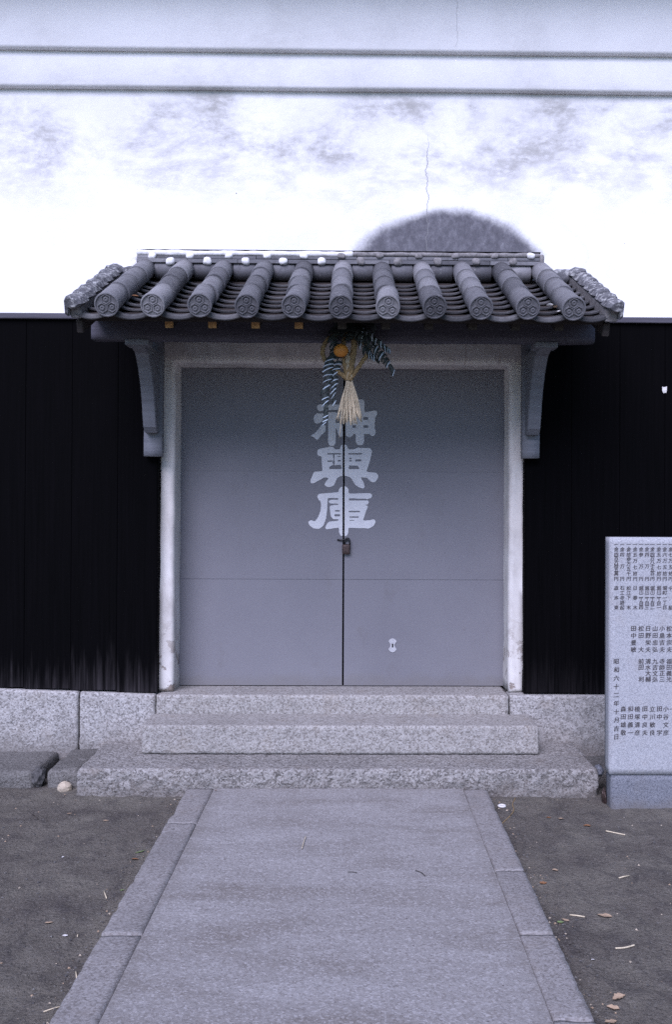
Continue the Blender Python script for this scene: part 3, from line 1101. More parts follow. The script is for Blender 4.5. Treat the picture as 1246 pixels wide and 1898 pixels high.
def pan_mesh(lip, hw=0.1128, seed=0):
    L, T, sag, n = 0.150, 0.012, 0.030, 12
    v, f = [], []
    rows = [(-0.001, -T), (-0.002, -0.004), (0.002, -0.001), (0.009, 0.0), (L, 0.0), (L, -T)]
    if lip:
        rows = [(0.012, -0.026), (-0.003, -0.027), (-0.006, -0.022), (-0.004, -0.010), (0.0, -0.002), (0.008, 0.0), (L, 0.0), (L, -T), (0.012, -T)]
    for (yy, zz) in rows:
        for i in range(n + 1):
            t = -1 + 2 * i / n
            v.append((t * hw, yy, zz - sag * (1 - t * t) + 0.008))
    m = len(rows)
    for a in range(m):
        b = (a + 1) % m
        for i in range(n):
            f.append((a * (n + 1) + i, a * (n + 1) + i + 1, b * (n + 1) + i + 1, b * (n + 1) + i))
    f.append(tuple(a * (n + 1) for a in range(m)))
    f.append(tuple(a * (n + 1) + n for a in range(m))[::-1])
    me = bpy.data.meshes.new('pan_tile')
    me.from_pydata(v, [], [q_[::-1] for q_ in f])
    me.update()
    bm = bmesh.new()
    bm.from_mesh(me)
    bmesh.ops.recalc_face_normals(bm, faces=bm.faces[:])
    bm.to_mesh(me)
    bm.free()
    me.materials.append(MAT['pan'])
    return me


PM, PML = pan_mesh(False), pan_mesh(True)
TILT = math.atan(0.026 / EXPO)
for c_ in range(12):
    xc = -1.133 - PITCH_X / 2 + PITCH_X * c_
    edge = c_ in (0, 11)
    if c_ == 0:
        xc += 0.022
    if c_ == 11:
        xc -= 0.006
    for k in range(8):
        s = k * EXPO * 0.985 + random.uniform(-0.004, 0.004)
        y, z = sl_(s + 0.040, -0.030 + random.uniform(-0.002, 0.002))
        o = link('pan_tile', PML if k == 0 else PM, None, canopy, (xc + random.uniform(-0.002, 0.002), y, z),
                 (TH - TILT + random.uniform(-0.01, 0.01), (0.10 if c_ == 0 else -0.10 if c_ == 11 else 0) + random.uniform(-0.012, 0.012), random.uniform(-0.012, 0.012)))
        if edge:
            o.location.z += 0.004
            o.scale.x = 0.83 if c_ == 0 else 0.95

# ---- roll tiles
RAD = 0.0585


def roll_mesh(L, front):
    n = 20
    v, f = [], []
    prof = [(0.0, RAD - 0.003), (0.002, RAD), (0.012, RAD), (L * 0.5, RAD - 0.0015), (L, RAD - 0.004)]
    if front:
        prof = [(0.0, RAD + 0.000), (0.006, RAD + 0.002), (0.02, RAD + 0.002), (0.026, RAD), (L * 0.6, RAD - 0.001), (L, RAD - 0.004)]
    for (yy, r_) in prof:
        for k in range(n):
            a = 2 * math.pi * k / n
            v.append((r_ * math.cos(a), yy, r_ * math.sin(a)))
    m = len(prof)
    for i in range(m - 1):
        for k in range(n):
            k2 = (k + 1) % n
            f.append((i * n + k, i * n + k2, (i + 1) * n + k2, (i + 1) * n + k))
    f.append(tuple((m - 1) * n + k for k in range(n))[::-1])
    if not front:
        f.append(tuple(k for k in range(n)))
    else:
        # rim, sunk face, and three hexagons with a boss in each
        def ring(r1, y1, r2, y2, base=None):
            b = len(v)
            for k in range(n):
                a = 2 * math.pi * k / n
                v.append((r1 * math.cos(a), y1, r1 * math.sin(a)))
            for k in range(n):
                a = 2 * math.pi * k / n
                v.append((r2 * math.cos(a), y2, r2 * math.sin(a)))
            for k in range(n):
                k2 = (k + 1) % n
                f.append((b + k, b + k2, b + n + k2, b + n + k))
            return b + n
        ring(RAD, 0.0, RAD - 0.005, -0.001)
        b = ring(RAD - 0.005, -0.001, RAD - 0.007, 0.006)
        f.append(tuple(b + k for k in range(n)))
        hr = 0.0262

        def prism(cx_, cz_, ro, ri, sides, yt, rot):
            b = len(v)
            for (r_, yy) in ((ro, 0.006), (ro * 0.97, yt), (ri * 1.03, yt), (ri, 0.0062)):
                for k in range(sides):
                    a = rot + 2 * math.pi * k / sides
                    v.append((cx_ + r_ * math.cos(a), yy, cz_ + r_ * math.sin(a)))
            for q_ in range(3):
                for k in range(sides):
                    k2 = (k + 1) % sides
                    f.append((b + q_ * sides + k, b + q_ * sides + k2, b + (q_ + 1) * sides + k2, b + (q_ + 1) * sides + k))

        for ang in (90, 210, 330):
            cx_, cz_ = 0.0272 * math.cos(R(ang)), 0.0272 * math.sin(R(ang))
            prism(cx_, cz_, hr, hr - 0.0055, 6, -0.0005, R(90))
            b = len(v)
            for (r_, yy) in ((0.0125, 0.006), (0.0115, 0.001), (0.006, 0.0), (0.004, 0.003)):
                for k in range(8):
                    a = 2 * math.pi * k / 8
                    v.append((cx_ + r_ * math.cos(a), yy, cz_ + r_ * math.sin(a)))
            for q_ in range(3):
                for k in range(8):
                    k2 = (k + 1) % 8
                    f.append((b + q_ * 8 + k, b + q_ * 8 + k2, b + (q_ + 1) * 8 + k2, b + (q_ + 1) * 8 + k))
            f.append(tuple(b + 24 + k for k in range(8)))
    me = bpy.data.meshes.new('roll_tile')
    me.from_pydata(v, [], f)
    bm = bmesh.new()
    bm.from_mesh(me)
    bmesh.ops.recalc_face_normals(bm, faces=bm.faces[:])
    bm.to_mesh(me)
    bm.free()
    for p in me.polygons:
        p.use_smooth = abs(p.normal.y) < 0.35 and len(p.vertices) == 4
    me.materials.append(MAT['tile'])
    return me


cuts_s = (0.0, 0.275, 0.52, 0.745, 0.985)
RM = [roll_mesh(cuts_s[i + 1] - cuts_s[i] + 0.02, i == 0) for i in range(4)]
RX = [-1.133 + PITCH_X * i for i in range(11)]
for i, xc in enumerate(RX):
    dj = random.uniform(-0.02, 0.02)
    for k in range(4):
        s = cuts_s[k] + (dj if k else random.uniform(-0.006, 0.004))
        y, z = sl_(s, 0.0 + random.uniform(-0.002, 0.002) + 0.001 * k)
        link('roll_tile', RM[k], None, canopy, (xc + random.uniform(-0.003, 0.003), y, z),
             (TH + random.uniform(-0.006, 0.006), (random.uniform(-0.15, 0.15) if k == 0 else 0), random.uniform(-0.012, 0.012)))

# ---- edge tiles at both sides
for sx in (-1, 1):
    for k in range(7):
        s0 = -0.012 + k * 0.142
        v, f = [], []
        prof = [(-0.062, -0.004), (-0.045, 0.020), (-0.015, 0.034), (0.010, 0.032), (0.022, 0.018), (0.024, -0.050), (0.008, -0.066), (0.004, -0.03), (-0.04, -0.022)]
        secs = [(0.0, 0.75), (0.014, 1.0), (0.08, 1.0), (0.165, 0.96)]
        for (ds, scl) in secs:
            for (px_, pw) in prof:
                j = 0.0026
                y, z = sl_(s0 + ds, pw * scl + 0.010 - ds * 0.085 + random.uniform(-j, j))
                v.append((sx * ((1.310 if sx < 0 else 1.352) + px_ * scl + random.uniform(-j, j)), y, z))
        m = len(prof)
        for a in range(len(secs) - 1):
            for i in range(m):
                i2 = (i + 1) % m
                f.append((a * m + i, a * m + i2, (a + 1) * m + i2, (a + 1) * m + i))
        f.append(tuple(range(m)))
        f.append(tuple((len(secs) - 1) * m + i for i in range(m))[::-1])
        bm = bmesh.new()
        vv = [bm.verts.new(p) for p in v]
        for q_ in f:
            bm.faces.new([vv[i] for i in q_])
        bmesh.ops.recalc_face_normals(bm, faces=bm.faces[:])
        obj('edge_tile', bm, 'edge_tile', canopy)
    # crumbling mortar where the slope meets the wall
    y, z = sl_(0.97, 0.0)
    a, b = (-1.33, -1.20) if sx < 0 else (1.17, 1.36)
    rough_block('mortar_fillet', a, b, y - 0.035, WY - 0.012, z - 0.05, z + 0.012, 'edge_tile', canopy, res=0.014, r=0.012,
                amp=(0.01, 0.012, 0.016), freq=16, seed=60 + sx)

# ---- ridge against the wall
def barrel(name, x0, x1, yc, zc, r_, mat, n=10, flat=1.0):
    v, f = [], []
    for x in (x0, x0 + 0.004, x1 - 0.004, x1):
        rr = r_ if x0 < x < x1 else r_ - 0.004
        for k in range(n * 2):
            a = math.pi * k / n
            v.append((x, yc + rr * math.cos(a), zc + rr * flat * math.sin(a)))
    m = 2 * n
    for i in range(3):
        for k in range(m):
            k2 = (k + 1) % m
            f.append((i * m + k, i * m + k2, (i + 1) * m + k2, (i + 1) * m + k))
    f.append(tuple(range(m)))
    f.append(tuple(3 * m + k for k in range(m))[::-1])
    bm = bmesh.new()
    vv = [bm.verts.new(p) for p in v]
    for q_ in f:
        bm.faces.new([vv[i] for i in q_])
    bmesh.ops.recalc_face_normals(bm, faces=bm.faces[:])
    return obj(name, bm, mat, canopy, smooth=True)


zr = lambda py, Y: at(640, py, Y).z
for i in range(10):
    xa, xb_ = RX[i] + 0.050, RX[i + 1] - 0.050
    barrel('gap_tile', xa + random.uniform(0, 0.004), xb_ - random.uniform(0, 0.004), 5.80, zr(500, 5.74) + random.uniform(-0.002, 0.002), 0.052, 'tile')
YR = 5.745
xl, xr = at(252, 475, YR).x, at(1003, 475, YR).x
zL0, zL1, zU1, zC1 = zr(489, YR), zr(481, YR), zr(474, YR), zr(464, YR)
# bed of dark mortar behind, then two courses of flat ridge tiles and the capping
box('ridge_bed', xl + 0.02, xr - 0.02, YR + 0.03, WY - 0.012, zL0 - 0.05, zC1 - 0.012, 'grey_mortar', canopy)
nt = 8
for (za, zb, yf, of) in ((zL0, zL1 - 0.002, YR, 0.0), (zL1 + 0.002, zU1 - 0.002, YR + 0.012, 0.12)):
    xs2 = [xl + (xr - xl) * min(1, max(0, (k + of) / nt)) for k in range(nt + 2)]
    if of:
        xs2[0] = xl
        xs2 = [xl] + [xl + (xr - xl) * (k + of * 3) / nt for k in range(nt)] + [xr]
    xs2 = sorted(set(round(x, 5) for x in xs2))
    for a, b in zip(xs2[:-1], xs2[1:]):
        if b - a < 0.02:
            continue
        j = random.uniform(-0.0015, 0.0015)
        box('ridge_tile', a + 0.001, b - 0.001, yf + j, YR + 0.06, za + j, zb + j, 'tile', canopy, 0.003, 2)
xsplit = at(655, 468, YR).x
rough_block('ridge_capping', xl - 0.004, xsplit, YR + 0.012, WY - 0.010, zU1, zC1, 'mortar', canopy, res=0.014, r=0.012, amp=(0.004, 0.004, 0.005), freq=12, seed=70)
rough_block('ridge_capping', xsplit + 0.001, xr + 0.006, YR + 0.010, WY - 0.010, zU1, zC1 - 0.002, 'grey_mortar', canopy, res=0.014, r=0.012, amp=(0.004, 0.004, 0.004), freq=12, seed=71)
rough_block('ridge_end', xr - 0.004, xr + 0.024, YR + 0.006, WY - 0.012, zL0 - 0.02, zC1 - 0.008, 'grey_mortar', canopy, res=0.012, r=0.010, amp=(0.004, 0.004, 0.004), freq=12, seed=72)
rough_block('mortar_lump', xl - 0.035, xl + 0.004, YR + 0.02, WY - 0.012, zL0 - 0.05, zU1, 'mortar', canopy, res=0.012, r=0.014, amp=(0.012, 0.012, 0.012), freq=20, seed=73)


def dab(px, py, w, h, mat, seed, y0):
    c = at(px, py, y0)
    rough_block('mortar_dab', c.x - w / 2, c.x + w / 2, y0 - 0.014, y0 + 0.03, c.z - h / 2, c.z + h / 2, mat, canopy, res=0.008,
                r=min(w, h) * 0.42, amp=(0.003, 0.003, 0.003), freq=30, seed=seed)


for i, px in enumerate((315, 384, 455, 525, 597, 669, 738, 812, 883, 952)):
    dab(px, 484 if i < 6 else 485, 0.050, 0.046, 'mortar' if i < 5 else 'grey_mortar', 80 + i, YR)
for i, px in enumerate((282, 352, 424, 495, 563, 633, 705, 777, 845, 918, 985)):
    dab(px, 474.5, 0.046, 0.034, 'mortar' if i < 5 or i == 10 else 'grey_mortar', 95 + i, YR + 0.012)
box('ridge_shadow_strip', xl - 0.002, xr + 0.004, YR + 0.020, WY - 0.015, zC1 - 0.0015, zC1 + 0.0035, 'void', canopy)  # near-black strip standing in for the shadow in the crack between capping and wall
# clump of rust-brown litter on the ridge
c = at(476, 462, 5.80)
tag(rough_block('moss_tuft', c.x - 0.016, c.x + 0.016, 5.79, 5.82, zC1 - 0.004, zC1 + 0.014, 'leaf_brown', None, res=0.006, r=0.006,
                amp=(0.006, 0.006, 0.006), freq=50, seed=120), 'tiny brown tuft of moss on the white ridge capping', 'moss')

# ================================================================== MONUMENT
YM = 5.0
mon = empty('stone_monument', (1.75, YM + 0.06, 0))
tag(mon, 'pale granite donor tablet with black inscription standing on a darker base', 'monument')


def msub(o):
    o.parent = mon
    o.matrix_parent_inverse = Matrix.Translation(-Vector((1.75, YM + 0.06, 0)))
    return o


mx0 = at(1131, 1200, YM).x
mz0, mz1 = at(1190, 1436, YM).z, at(1190, 996, YM).z
slab = msub(rough_block('slab', mx0, mx0 + 0.78, YM, YM + 0.098, mz0, mz1, 'slab', None, res=0.03, r=0.003, amp=(0.0, 0.0, 0.0), freq=10, seed=1))
base = msub(rough_block('base', mx0 + 0.012, mx0 + 0.768, YM + 0.006, YM + 0.12, -0.05, mz0 - 0.002, 'slab_base', None, res=0.03, r=0.005, amp=(0.0, 0.0, 0.0), freq=10, seed=1))

COLS = []
ytop = [1009, 1018]


def col(x, items):
    for ch, y in items:
        COLS.append((ch, x, y))


def spread(s, y0, y1):
    n = len(s)
    return [(ch, y0 + (y1 - y0) * i / max(1, n - 1)) for i, ch in enumerate(s) if ch != ' ']


top = [(1143, '四百六拾五萬', '森本東'), (1154, '四 万', '石工寺語起'), (1166, '拾参万五千', '松江下 木'), (1178, '五万七拾', '日春木'),
       (1189, '参 万', '堀川二丁目四'), (1200, '四 万', '堀川二丁目三'), (1210, '四万八千五百', '堀川二丁目二'), (1222, '五万七拾', '堀川二丁目一'),
       (1233, '六万五拾', '堀町一丁目'), (1244, '七万五拾', '中 組')]
for x, amt, who in top:
    col(x, [('一', 1009), ('金', 1018)] + spread(amt, 1028, 1063 if len(amt) > 3 else 1050) + [('円', 1073)] + spread(who, 1090, 1126))
for x, s in ((1175, '田中豊敏'), (1189, '松田 大'), (1202, '日野栄夫'), (1215, '山田忠弘'), (1228, '小島吉夫'), (1241, '松本宗夫')):
    col(x, spread(s, 1165, 1204))
for x, s in ((1189, '前田 利'), (1202, '清水大輔'), (1215, '九吉文弘'), (1228, '寺師正三'), (1241, '福田義光')):
    col(x, spread(s, 1226, 1259))
col(1143, spread('昭和六十二年十月吉日', 1226, 1366))
for x, s in ((1156, '森田雄敬'), (1169, '和田義一'), (1182, '植塚清彦'), (1196, '田中良夫'), (1210, '立川敏良'), (1223, '田中 学'), (1235, '小谷文彦'), (1247, '一')):
    col(x, spread(s, 1314, 1358))
dg = bpy.context.evaluated_depsgraph_get()
tv, tf = [], []
gl = {}
for ch in sorted(set(c[0] for c in COLS)):
    cu = bpy.data.curves.new('glyph', 'FONT')
    cu.body = ch
    cu.size = 1.0
    cu.align_x = 'CENTER'
    cu.align_y = 'CENTER'
    cu.resolution_u = 2
    cu.offset = 0.0
    to = bpy.data.objects.new('glyph', cu)
    C.objects.link(to)
    gl[ch] = to
dg.update()
bpy.context.view_layer.update()
dg = bpy.context.evaluated_depsgraph_get()
for ch, to in list(gl.items()):
    me = to.evaluated_get(dg).to_mesh()
    vs = [tuple(v.co) for v in me.vertices]
    fs = [tuple(p.vertices) for p in me.polygons]
    to.evaluated_get(dg).to_mesh_clear()
    cu = to.data
    bpy.data.objects.remove(to)
    bpy.data.curves.remove(cu)
    if vs:
        xm = (min(v[0] for v in vs) + max(v[0] for v in vs)) / 2
        ym = (min(v[1] for v in vs) + max(v[1] for v in vs)) / 2
        vs = [(v[0] - xm, v[1] - ym) for v in vs]
    gl[ch] = (vs, fs)
for ch, px, py in COLS:
    vs, fs = gl[ch]
    c = at(px, py, YM)
    size = 0.0235 if py < 1140 else 0.029
    a = random.uniform(-0.05, 0.05)
    for (ox, oz, lay) in ((0, 0, 0.0010), (0.045, 0.02, 0.0014)):
        b = len(tv)
        for (x, y) in vs:
            tv.append((c.x + size * (x + ox + y * 0.06), YM - lay, c.z + size * (y + oz + x * (0.07 + a))))
        tf += [tuple(b + i for i in q_) for q_ in fs]
ins = msub(pyobj('inscription', tv, tf, 'ink'))
ins['kind'] = 'stuff'

# ================================================================== LEDGE AND RUBBLE beside the steps
ledge = rough_block('kerb', -EX, at(65, 1430, 5.4).x, 5.37, 5.825, -0.1, 0.080, 'rubble', None, res=0.025, r=0.02, amp=(0.01, 0.008, 0.006), freq=9, seed=130, edge=0.05)
tag(ledge, 'low dirt-covered concrete kerb along the foot of the wall left of the steps', 'kerb', kind='structure')
o = rough_block('kerb', at(91, 1430, 5.4).x, -1.366, 5.36, 5.825, -0.1, 0.092, 'rubble', None, res=0.018, r=0.022, amp=(0.012, 0.01, 0.008), freq=11, seed=131, edge=0.06)
tag(o, 'short broken end of the kerb against the lower step', 'kerb', kind='structure')
o = rough_block('kerb', 1.362, EX, 5.50, 5.825, -0.1, 0.065, 'rubble', None, res=0.03, r=0.02, amp=(0.012, 0.01, 0.01), freq=9, seed=132, edge=0.05)
tag(o, 'low dirt-covered kerb behind the granite monument', 'kerb', kind='structure')


def rock(name, c, sx, sy, sz, mat, seed, amp=0.25):
    bm = bmesh.new()
    bmesh.ops.create_icosphere(bm, subdivisions=3, radius=1.0)
    for v in bm.verts:
        d = v.co.normalized()
        k = 1 + amp * mn.fractal(d * 1.6 + Vector((seed * 7.7, 0, 0)), 1.0, 2.0, 3)
        v.co = Vector((c[0] + d.x * sx * k, c[1] + d.y * sy * k, c[2] + d.z * sz * k))
    return obj(name, bm, mat, None, smooth=False)


p = on(77, 1450)
tag(rock('stone', (p.x, 5.40, 0.045), 0.034, 0.05, 0.05, 'rock', 1, 0.35), 'jagged dark stone wedged in the gap of the kerb', 'stone')
p = on(117, 1466)
tag(rock('stone', (p.x, p.y + 0.02, 0.012), 0.038, 0.03, 0.032, 'pebble', 2, 0.15), 'rounded beige stone at the corner of the lower step', 'stone')
p = on(1117, 1428, 0.11)
tag(rock('stone', (1.372, 5.33, 0.10), 0.026, 0.04, 0.03, 'slab_base', 3, 0.2), 'small grey stone wedged between lower step and monument', 'stone')
tag(rock('stone', (1.352, 5.13, 0.012), 0.012, 0.03, 0.05, 'rust', 4, 0.3), 'narrow brown stone standing beside the monument base', 'stone')

# ================================================================== NEW YEAR ORNAMENT
YO = 5.27
orn = empty('straw_ornament', tuple(at(640, 700, YO)))
OL = Vector(orn.location)
tag(orn, 'new year straw rope ornament with orange and dried fern hanging from the beam', 'ornament')


def osub(o):
    o.parent = orn
    o.matrix_parent_inverse = Matrix.Translation(-OL)
    return o


def rope(pxs, rad_px, Y=YO, name='rope', mat='rope', strands=3, taper=1.0, turns=None):
    pts = smooth_path([at(a, b, Y + (dy if len(t) > 2 else 0)) for t in pxs for (a, b, dy) in [(t[0], t[1], t[2] if len(t) > 2 else 0)]], 10)
    rr = rad_px * YO / F0
    v, f = [], []
    L = [0.0]
    for i in range(1, len(pts)):
        L.append(L[-1] + (pts[i] - pts[i - 1]).length)
    for k in range(strands):
        q_ = []
        for i, p in enumerate(pts):
            u, w = frame(pts[min(i + 1, len(pts) - 1)] - pts[max(i - 1, 0)])
            a = L[i] / (rr * 7.0) * 2 * math.pi + k * 2 * math.pi / strands
            q_.append(p + u * (math.cos(a) * rr * 0.5) + w * (math.sin(a) * rr * 0.5))
        tube(v, f, q_, rr * 0.56, 6)
    return osub(pyobj(name, v, f, mat, smooth=True))


rope([(636, 612, 0.03), (618, 622), (603, 636), (598, 652), (602, 666), (612, 680), (628, 690), (644, 702)], 4.3)
rope([(668, 628, 0.03), (682, 644), (680, 658), (668, 676), (656, 694), (648, 706)], 4.0)
rope([(655, 618, 0.03), (657, 640), (653, 668), (648, 704)], 6.0)
rope([(640, 616, 0.03), (636, 650, 0.02), (640, 676), (646, 704)], 5.0)
# knot at the top against the beam
v, f = [], []
tube(v, f, smooth_path([at(a, b, 5.285) for a, b in ((620, 616), (640, 606), (665, 608), (690, 622))], 8), [0.012 + 0.012 * math.sin(math.pi * i / 24) for i in range(25)], 8)
osub(pyobj('rope_knot', v, f, 'twig', smooth=True))
# tassel
v, f = [], []
tie = at(647.5, 705, YO)
for i in range(95):
    a, b = random.gauss(0, 1), random.random()
    e = at(649 + max(-1.6, min(1.5, a)) * 14.5, 782 + random.uniform(-8, 7) - abs(a) * 2.0, YO + random.uniform(-0.03, 0.03))
    t0 = tie + Vector((max(-1.4, min(1.4, a)) * 0.009, random.uniform(-0.012, 0.012), random.uniform(-0.004, 0.02)))
    up = at(646 + a * 5 + random.uniform(-3, 3), 668 + random.uniform(-20, 10), YO + random.uniform(-0.01, 0.012))
    md = t0.lerp(e, 0.5) + Vector((random.uniform(-0.006, 0.006), random.uniform(-0.006, 0.006), 0))
    tube(v, f, smooth_path([up, t0, md, e], 3), random.uniform(0.0012, 0.0024), 4)
for (ex_, ey_) in ((622, 778), (630, 786), (629, 812)):
    tube(v, f, smooth_path([tie, at(638, 745, YO), at(ex_, ey_, YO)], 3), 0.0014, 4)
osub(pyobj('straw_tassel', v, f, 'straw', smooth=True))
v, f = [], []
ringp = [tie + Vector((0.021 * math.cos(2 * math.pi * k / 16), 0.021 * math.sin(2 * math.pi * k / 16), 0.002)) for k in range(17)]
tube(v, f, ringp, 0.0032, 6)
osub(pyobj('binding', v, f, 'rope', smooth=True))
# orange
bm = bmesh.new()
bmesh.ops.create_uvsphere(bm, u_segments=24, v_segments=16, radius=1.0)
oc = at(632, 650, YO - 0.03)
for v_ in bm.verts:
    d = v_.co.normalized()
    k = 1 + 0.03 * mn.noise(d * 2.0)
    if d.z < -0.95:
        k -= 0.03
    v_.co = Vector((d.x * 0.0385 * k, d.y * 0.0385 * k, d.z * 0.034 * k))
oo = obj('orange', bm, 'orange', None, smooth=True, loc=oc)
osub(oo)
v, f = [], []
tube(v, f, [oc + Vector((0, 0.004, 0.031)), oc + Vector((0.003, 0.012, 0.045)), oc + Vector((0.004, 0.03, 0.07))], 0.003, 5)
osub(pyobj('orange_stem', v, f, 'twig'))


def fern(pxs, w0, w1, seed, pitch=8.5, rims=True):
    """dried frond: a stem with leaflets curled round it like a coil, dark above and pale on the rolled rim"""
    rg = random.Random(seed)
    pts = smooth_path([at(a, b, YO - 0.005 + (c if True else 0)) for a, b, c in pxs], 14)
    L = [0.0]
    for i in range(1, len(pts)):
        L.append(L[-1] + (pts[i] - pts[i - 1]).length)
    v, f, pv_, pf_ = [], [], [], []
    tube(v, f, pts, 0.003, 5)
    pit = pitch * YO / F0
    n = int(L[-1] / pit)
    for k in range(n):
        s = (k + 0.5) / n
        i = min(len(pts) - 2, int(s * (len(pts) - 1)))
        p = pts[i]
        t = (pts[i + 1] - pts[i]).normalized()
        wd_ = (w0 + (w1 - w0) * s) * (0.75 + 0.4 * math.sin(math.pi * min(1, s * 1.1 + 0.1))) * rg.uniform(0.8, 1.15) * YO / F0
        sx = Vector((t.z, 0, -t.x)).normalized()
        fw = Vector((0, -1, 0))
        a0, a1 = rg.uniform(-2.2, -1.8), rg.uniform(1.6, 2.3)
        rise = rg.uniform(0.5, 1.5) * pit * 1.2
        N = 12
        b = len(v)
        edge = []
        wid = pit * rg.uniform(0.8, 1.2)
        off = sx * rg.uniform(-0.2, 0.2) * wd_
        for q_ in range(N + 1):
            a = a0 + (a1 - a0) * q_ / N
            r2 = wd_ * (1 - 0.25 * abs(a) / 2.2)
            c_ = p + off + sx * (math.sin(a) * r2) + fw * (math.cos(a) * r2 * 0.8) + t * (rise * (math.sin(a) * 0.5) + -math.cos(a) * r2 * 0.40)
            tw = wid * (1 - 0.6 * abs(2 * q_ / N - 1))
            v.append(c_ - t * tw * 0.5)
            v.append(c_ + t * tw * 0.5 + fw * 0.003)
            edge.append(c_ + t * tw * 0.5 + fw * 0.004)
        for q_ in range(N):
            f.append((b + 2 * q_, b + 2 * q_ + 2, b + 2 * q_ + 3, b + 2 * q_ + 1))
        if rims and rg.random() < 0.72:
            lo_, hi_ = rg.randint(0, 3), N + 1 - rg.randint(0, 3)
            tube(pv_, pf_, edge[lo_:hi_], rg.uniform(0.0020, 0.0038), 4)
    fo = osub(pyobj('fern_frond', v, f, 'fern', smooth=True))
    if rims:
        po = pyobj('leaflet_rims', pv_, pf_, 'fern_pale', smooth=True)
        po.parent = fo
        po['kind'] = 'stuff'
    return fo


fern([(624, 640, 0.0), (614, 668, -0.005), (607, 700, -0.01), (603, 735, -0.012), (604, 765, -0.012), (601, 788, -0.01)], 9, 8, 1)
fern([(630, 655, 0.01), (622, 680, 0.012), (620, 705, 0.012), (618, 730, 0.012), (619, 748, 0.01)], 9, 6, 2)
fern([(664, 622, 0.0), (686, 640, -0.005), (705, 658, -0.008), (720, 676, -0.01), (730, 692, -0.01)], 11, 7, 3, 6.5)
fern([(660, 626, 0.012), (680, 652, 0.012), (692, 662, 0.012), (704, 672, 0.012)], 9, 6, 4, 8)
fern([(672, 612, 0.0), (690, 628, 0), (712, 644, 0), (722, 652, 0)], 9, 6, 6, 8)

for i_, q_ in enumerate((((630, 600, 0.01), (640, 618, 0.0), (652, 630, -0.01)), ((690, 606, 0.01), (672, 616, 0.0), (656, 622, -0.01)),
                        ((622, 612, 0.0), (618, 632, -0.01), (622, 648, -0.012)), ((655, 604, 0.0), (664, 618, -0.02), (676, 636, -0.02)), ((648, 600, 0), (648, 616, -0.02), (644, 634, -0.022)))):
    fern(q_, 15, 11, 20 + i_, 6.0, rims=False)

# ================================================================== PADLOCK
lockp = at(642, 1017, DY)
lock = empty('padlock', (lockp.x, DY - 0.03, lockp.z - 0.033))
tag(lock, 'small brown padlock hanging from the hasp where the doors meet', 'padlock')
LL = Vector(lock.location)


def lsub(o):
    o.parent = lock
    o.matrix_parent_inverse = Matrix.Translation(-LL)
    return o


lsub(rough_block('lock_body', lockp.x - 0.024, lockp.x + 0.024, DY - 0.032, DY - 0.008, lockp.z - 0.033, lockp.z + 0.028, 'rust', None, res=0.008, r=0.007, amp=(0.0008,) * 3, freq=60, seed=150))
v, f = [], []
sc_ = at(645, 1002, DY)
arc = [Vector((lockp.x + 0.006 + 0.0145 * math.cos(a), DY - 0.02, lockp.z + 0.046 + 0.018 * math.sin(a))) for a in np.linspace(0, math.pi, 13)]
arc = [Vector((arc[0].x, arc[0].y, lockp.z + 0.024))] + arc + [Vector((arc[-1].x, arc[-1].y, lockp.z + 0.024))]
tube(v, f, arc, 0.0048, 8)
lsub(pyobj('shackle', v, f, 'iron', smooth=True))
v, f = [], []
hp = at(630, 1001, DY)
tube(v, f, smooth_path([Vector((hp.x - 0.008, DY - 0.004, hp.z)), Vector((hp.x + 0.0, DY - 0.012, hp.z - 0.001)), Vector((hp.x + 0.025, DY - 0.016, hp.z + 0.002)), Vector((lockp.x + 0.010, DY - 0.014, hp.z + 0.001))], 5), 0.0042, 6)
lsub(pyobj('hasp', v, f, 'iron', smooth=True))
lsub(box('hasp_plate', hp.x - 0.016, hp.x - 0.001, DY - 0.0045, DY - 0.001, hp.z - 0.006, hp.z + 0.006, 'iron', None, 0.001, 1))

# scrap of paper stapled to the boards
pc = at(1233, 722, 5.84)
bm = bmesh.new()
out_ = [(-0.016, 0.020), (-0.004, 0.017), (0.004, 0.018), (0.017, 0.022), (0.016, -0.004), (0.012, -0.024), (0.004, -0.019), (-0.003, -0.026), (-0.011, -0.018), (-0.016, -0.006)]
bm.faces.new([bm.verts.new((pc.x + 0.85 * x, 5.8445 - 0.003 * abs(x) / 0.016, pc.z + 0.85 * z)) for x, z in out_])
ex = bmesh.ops.extrude_face_region(bm, geom=bm.faces[:])
for e in ex['geom']:
    if isinstance(e, bmesh.types.BMVert):
        e.co.y += 0.0012
bmesh.ops.recalc_face_normals(bm, faces=bm.faces[:])
tag(obj('paper_scrap', bm, 'paper'), 'torn scrap of white paper stuck to the black boards', 'paper scrap')

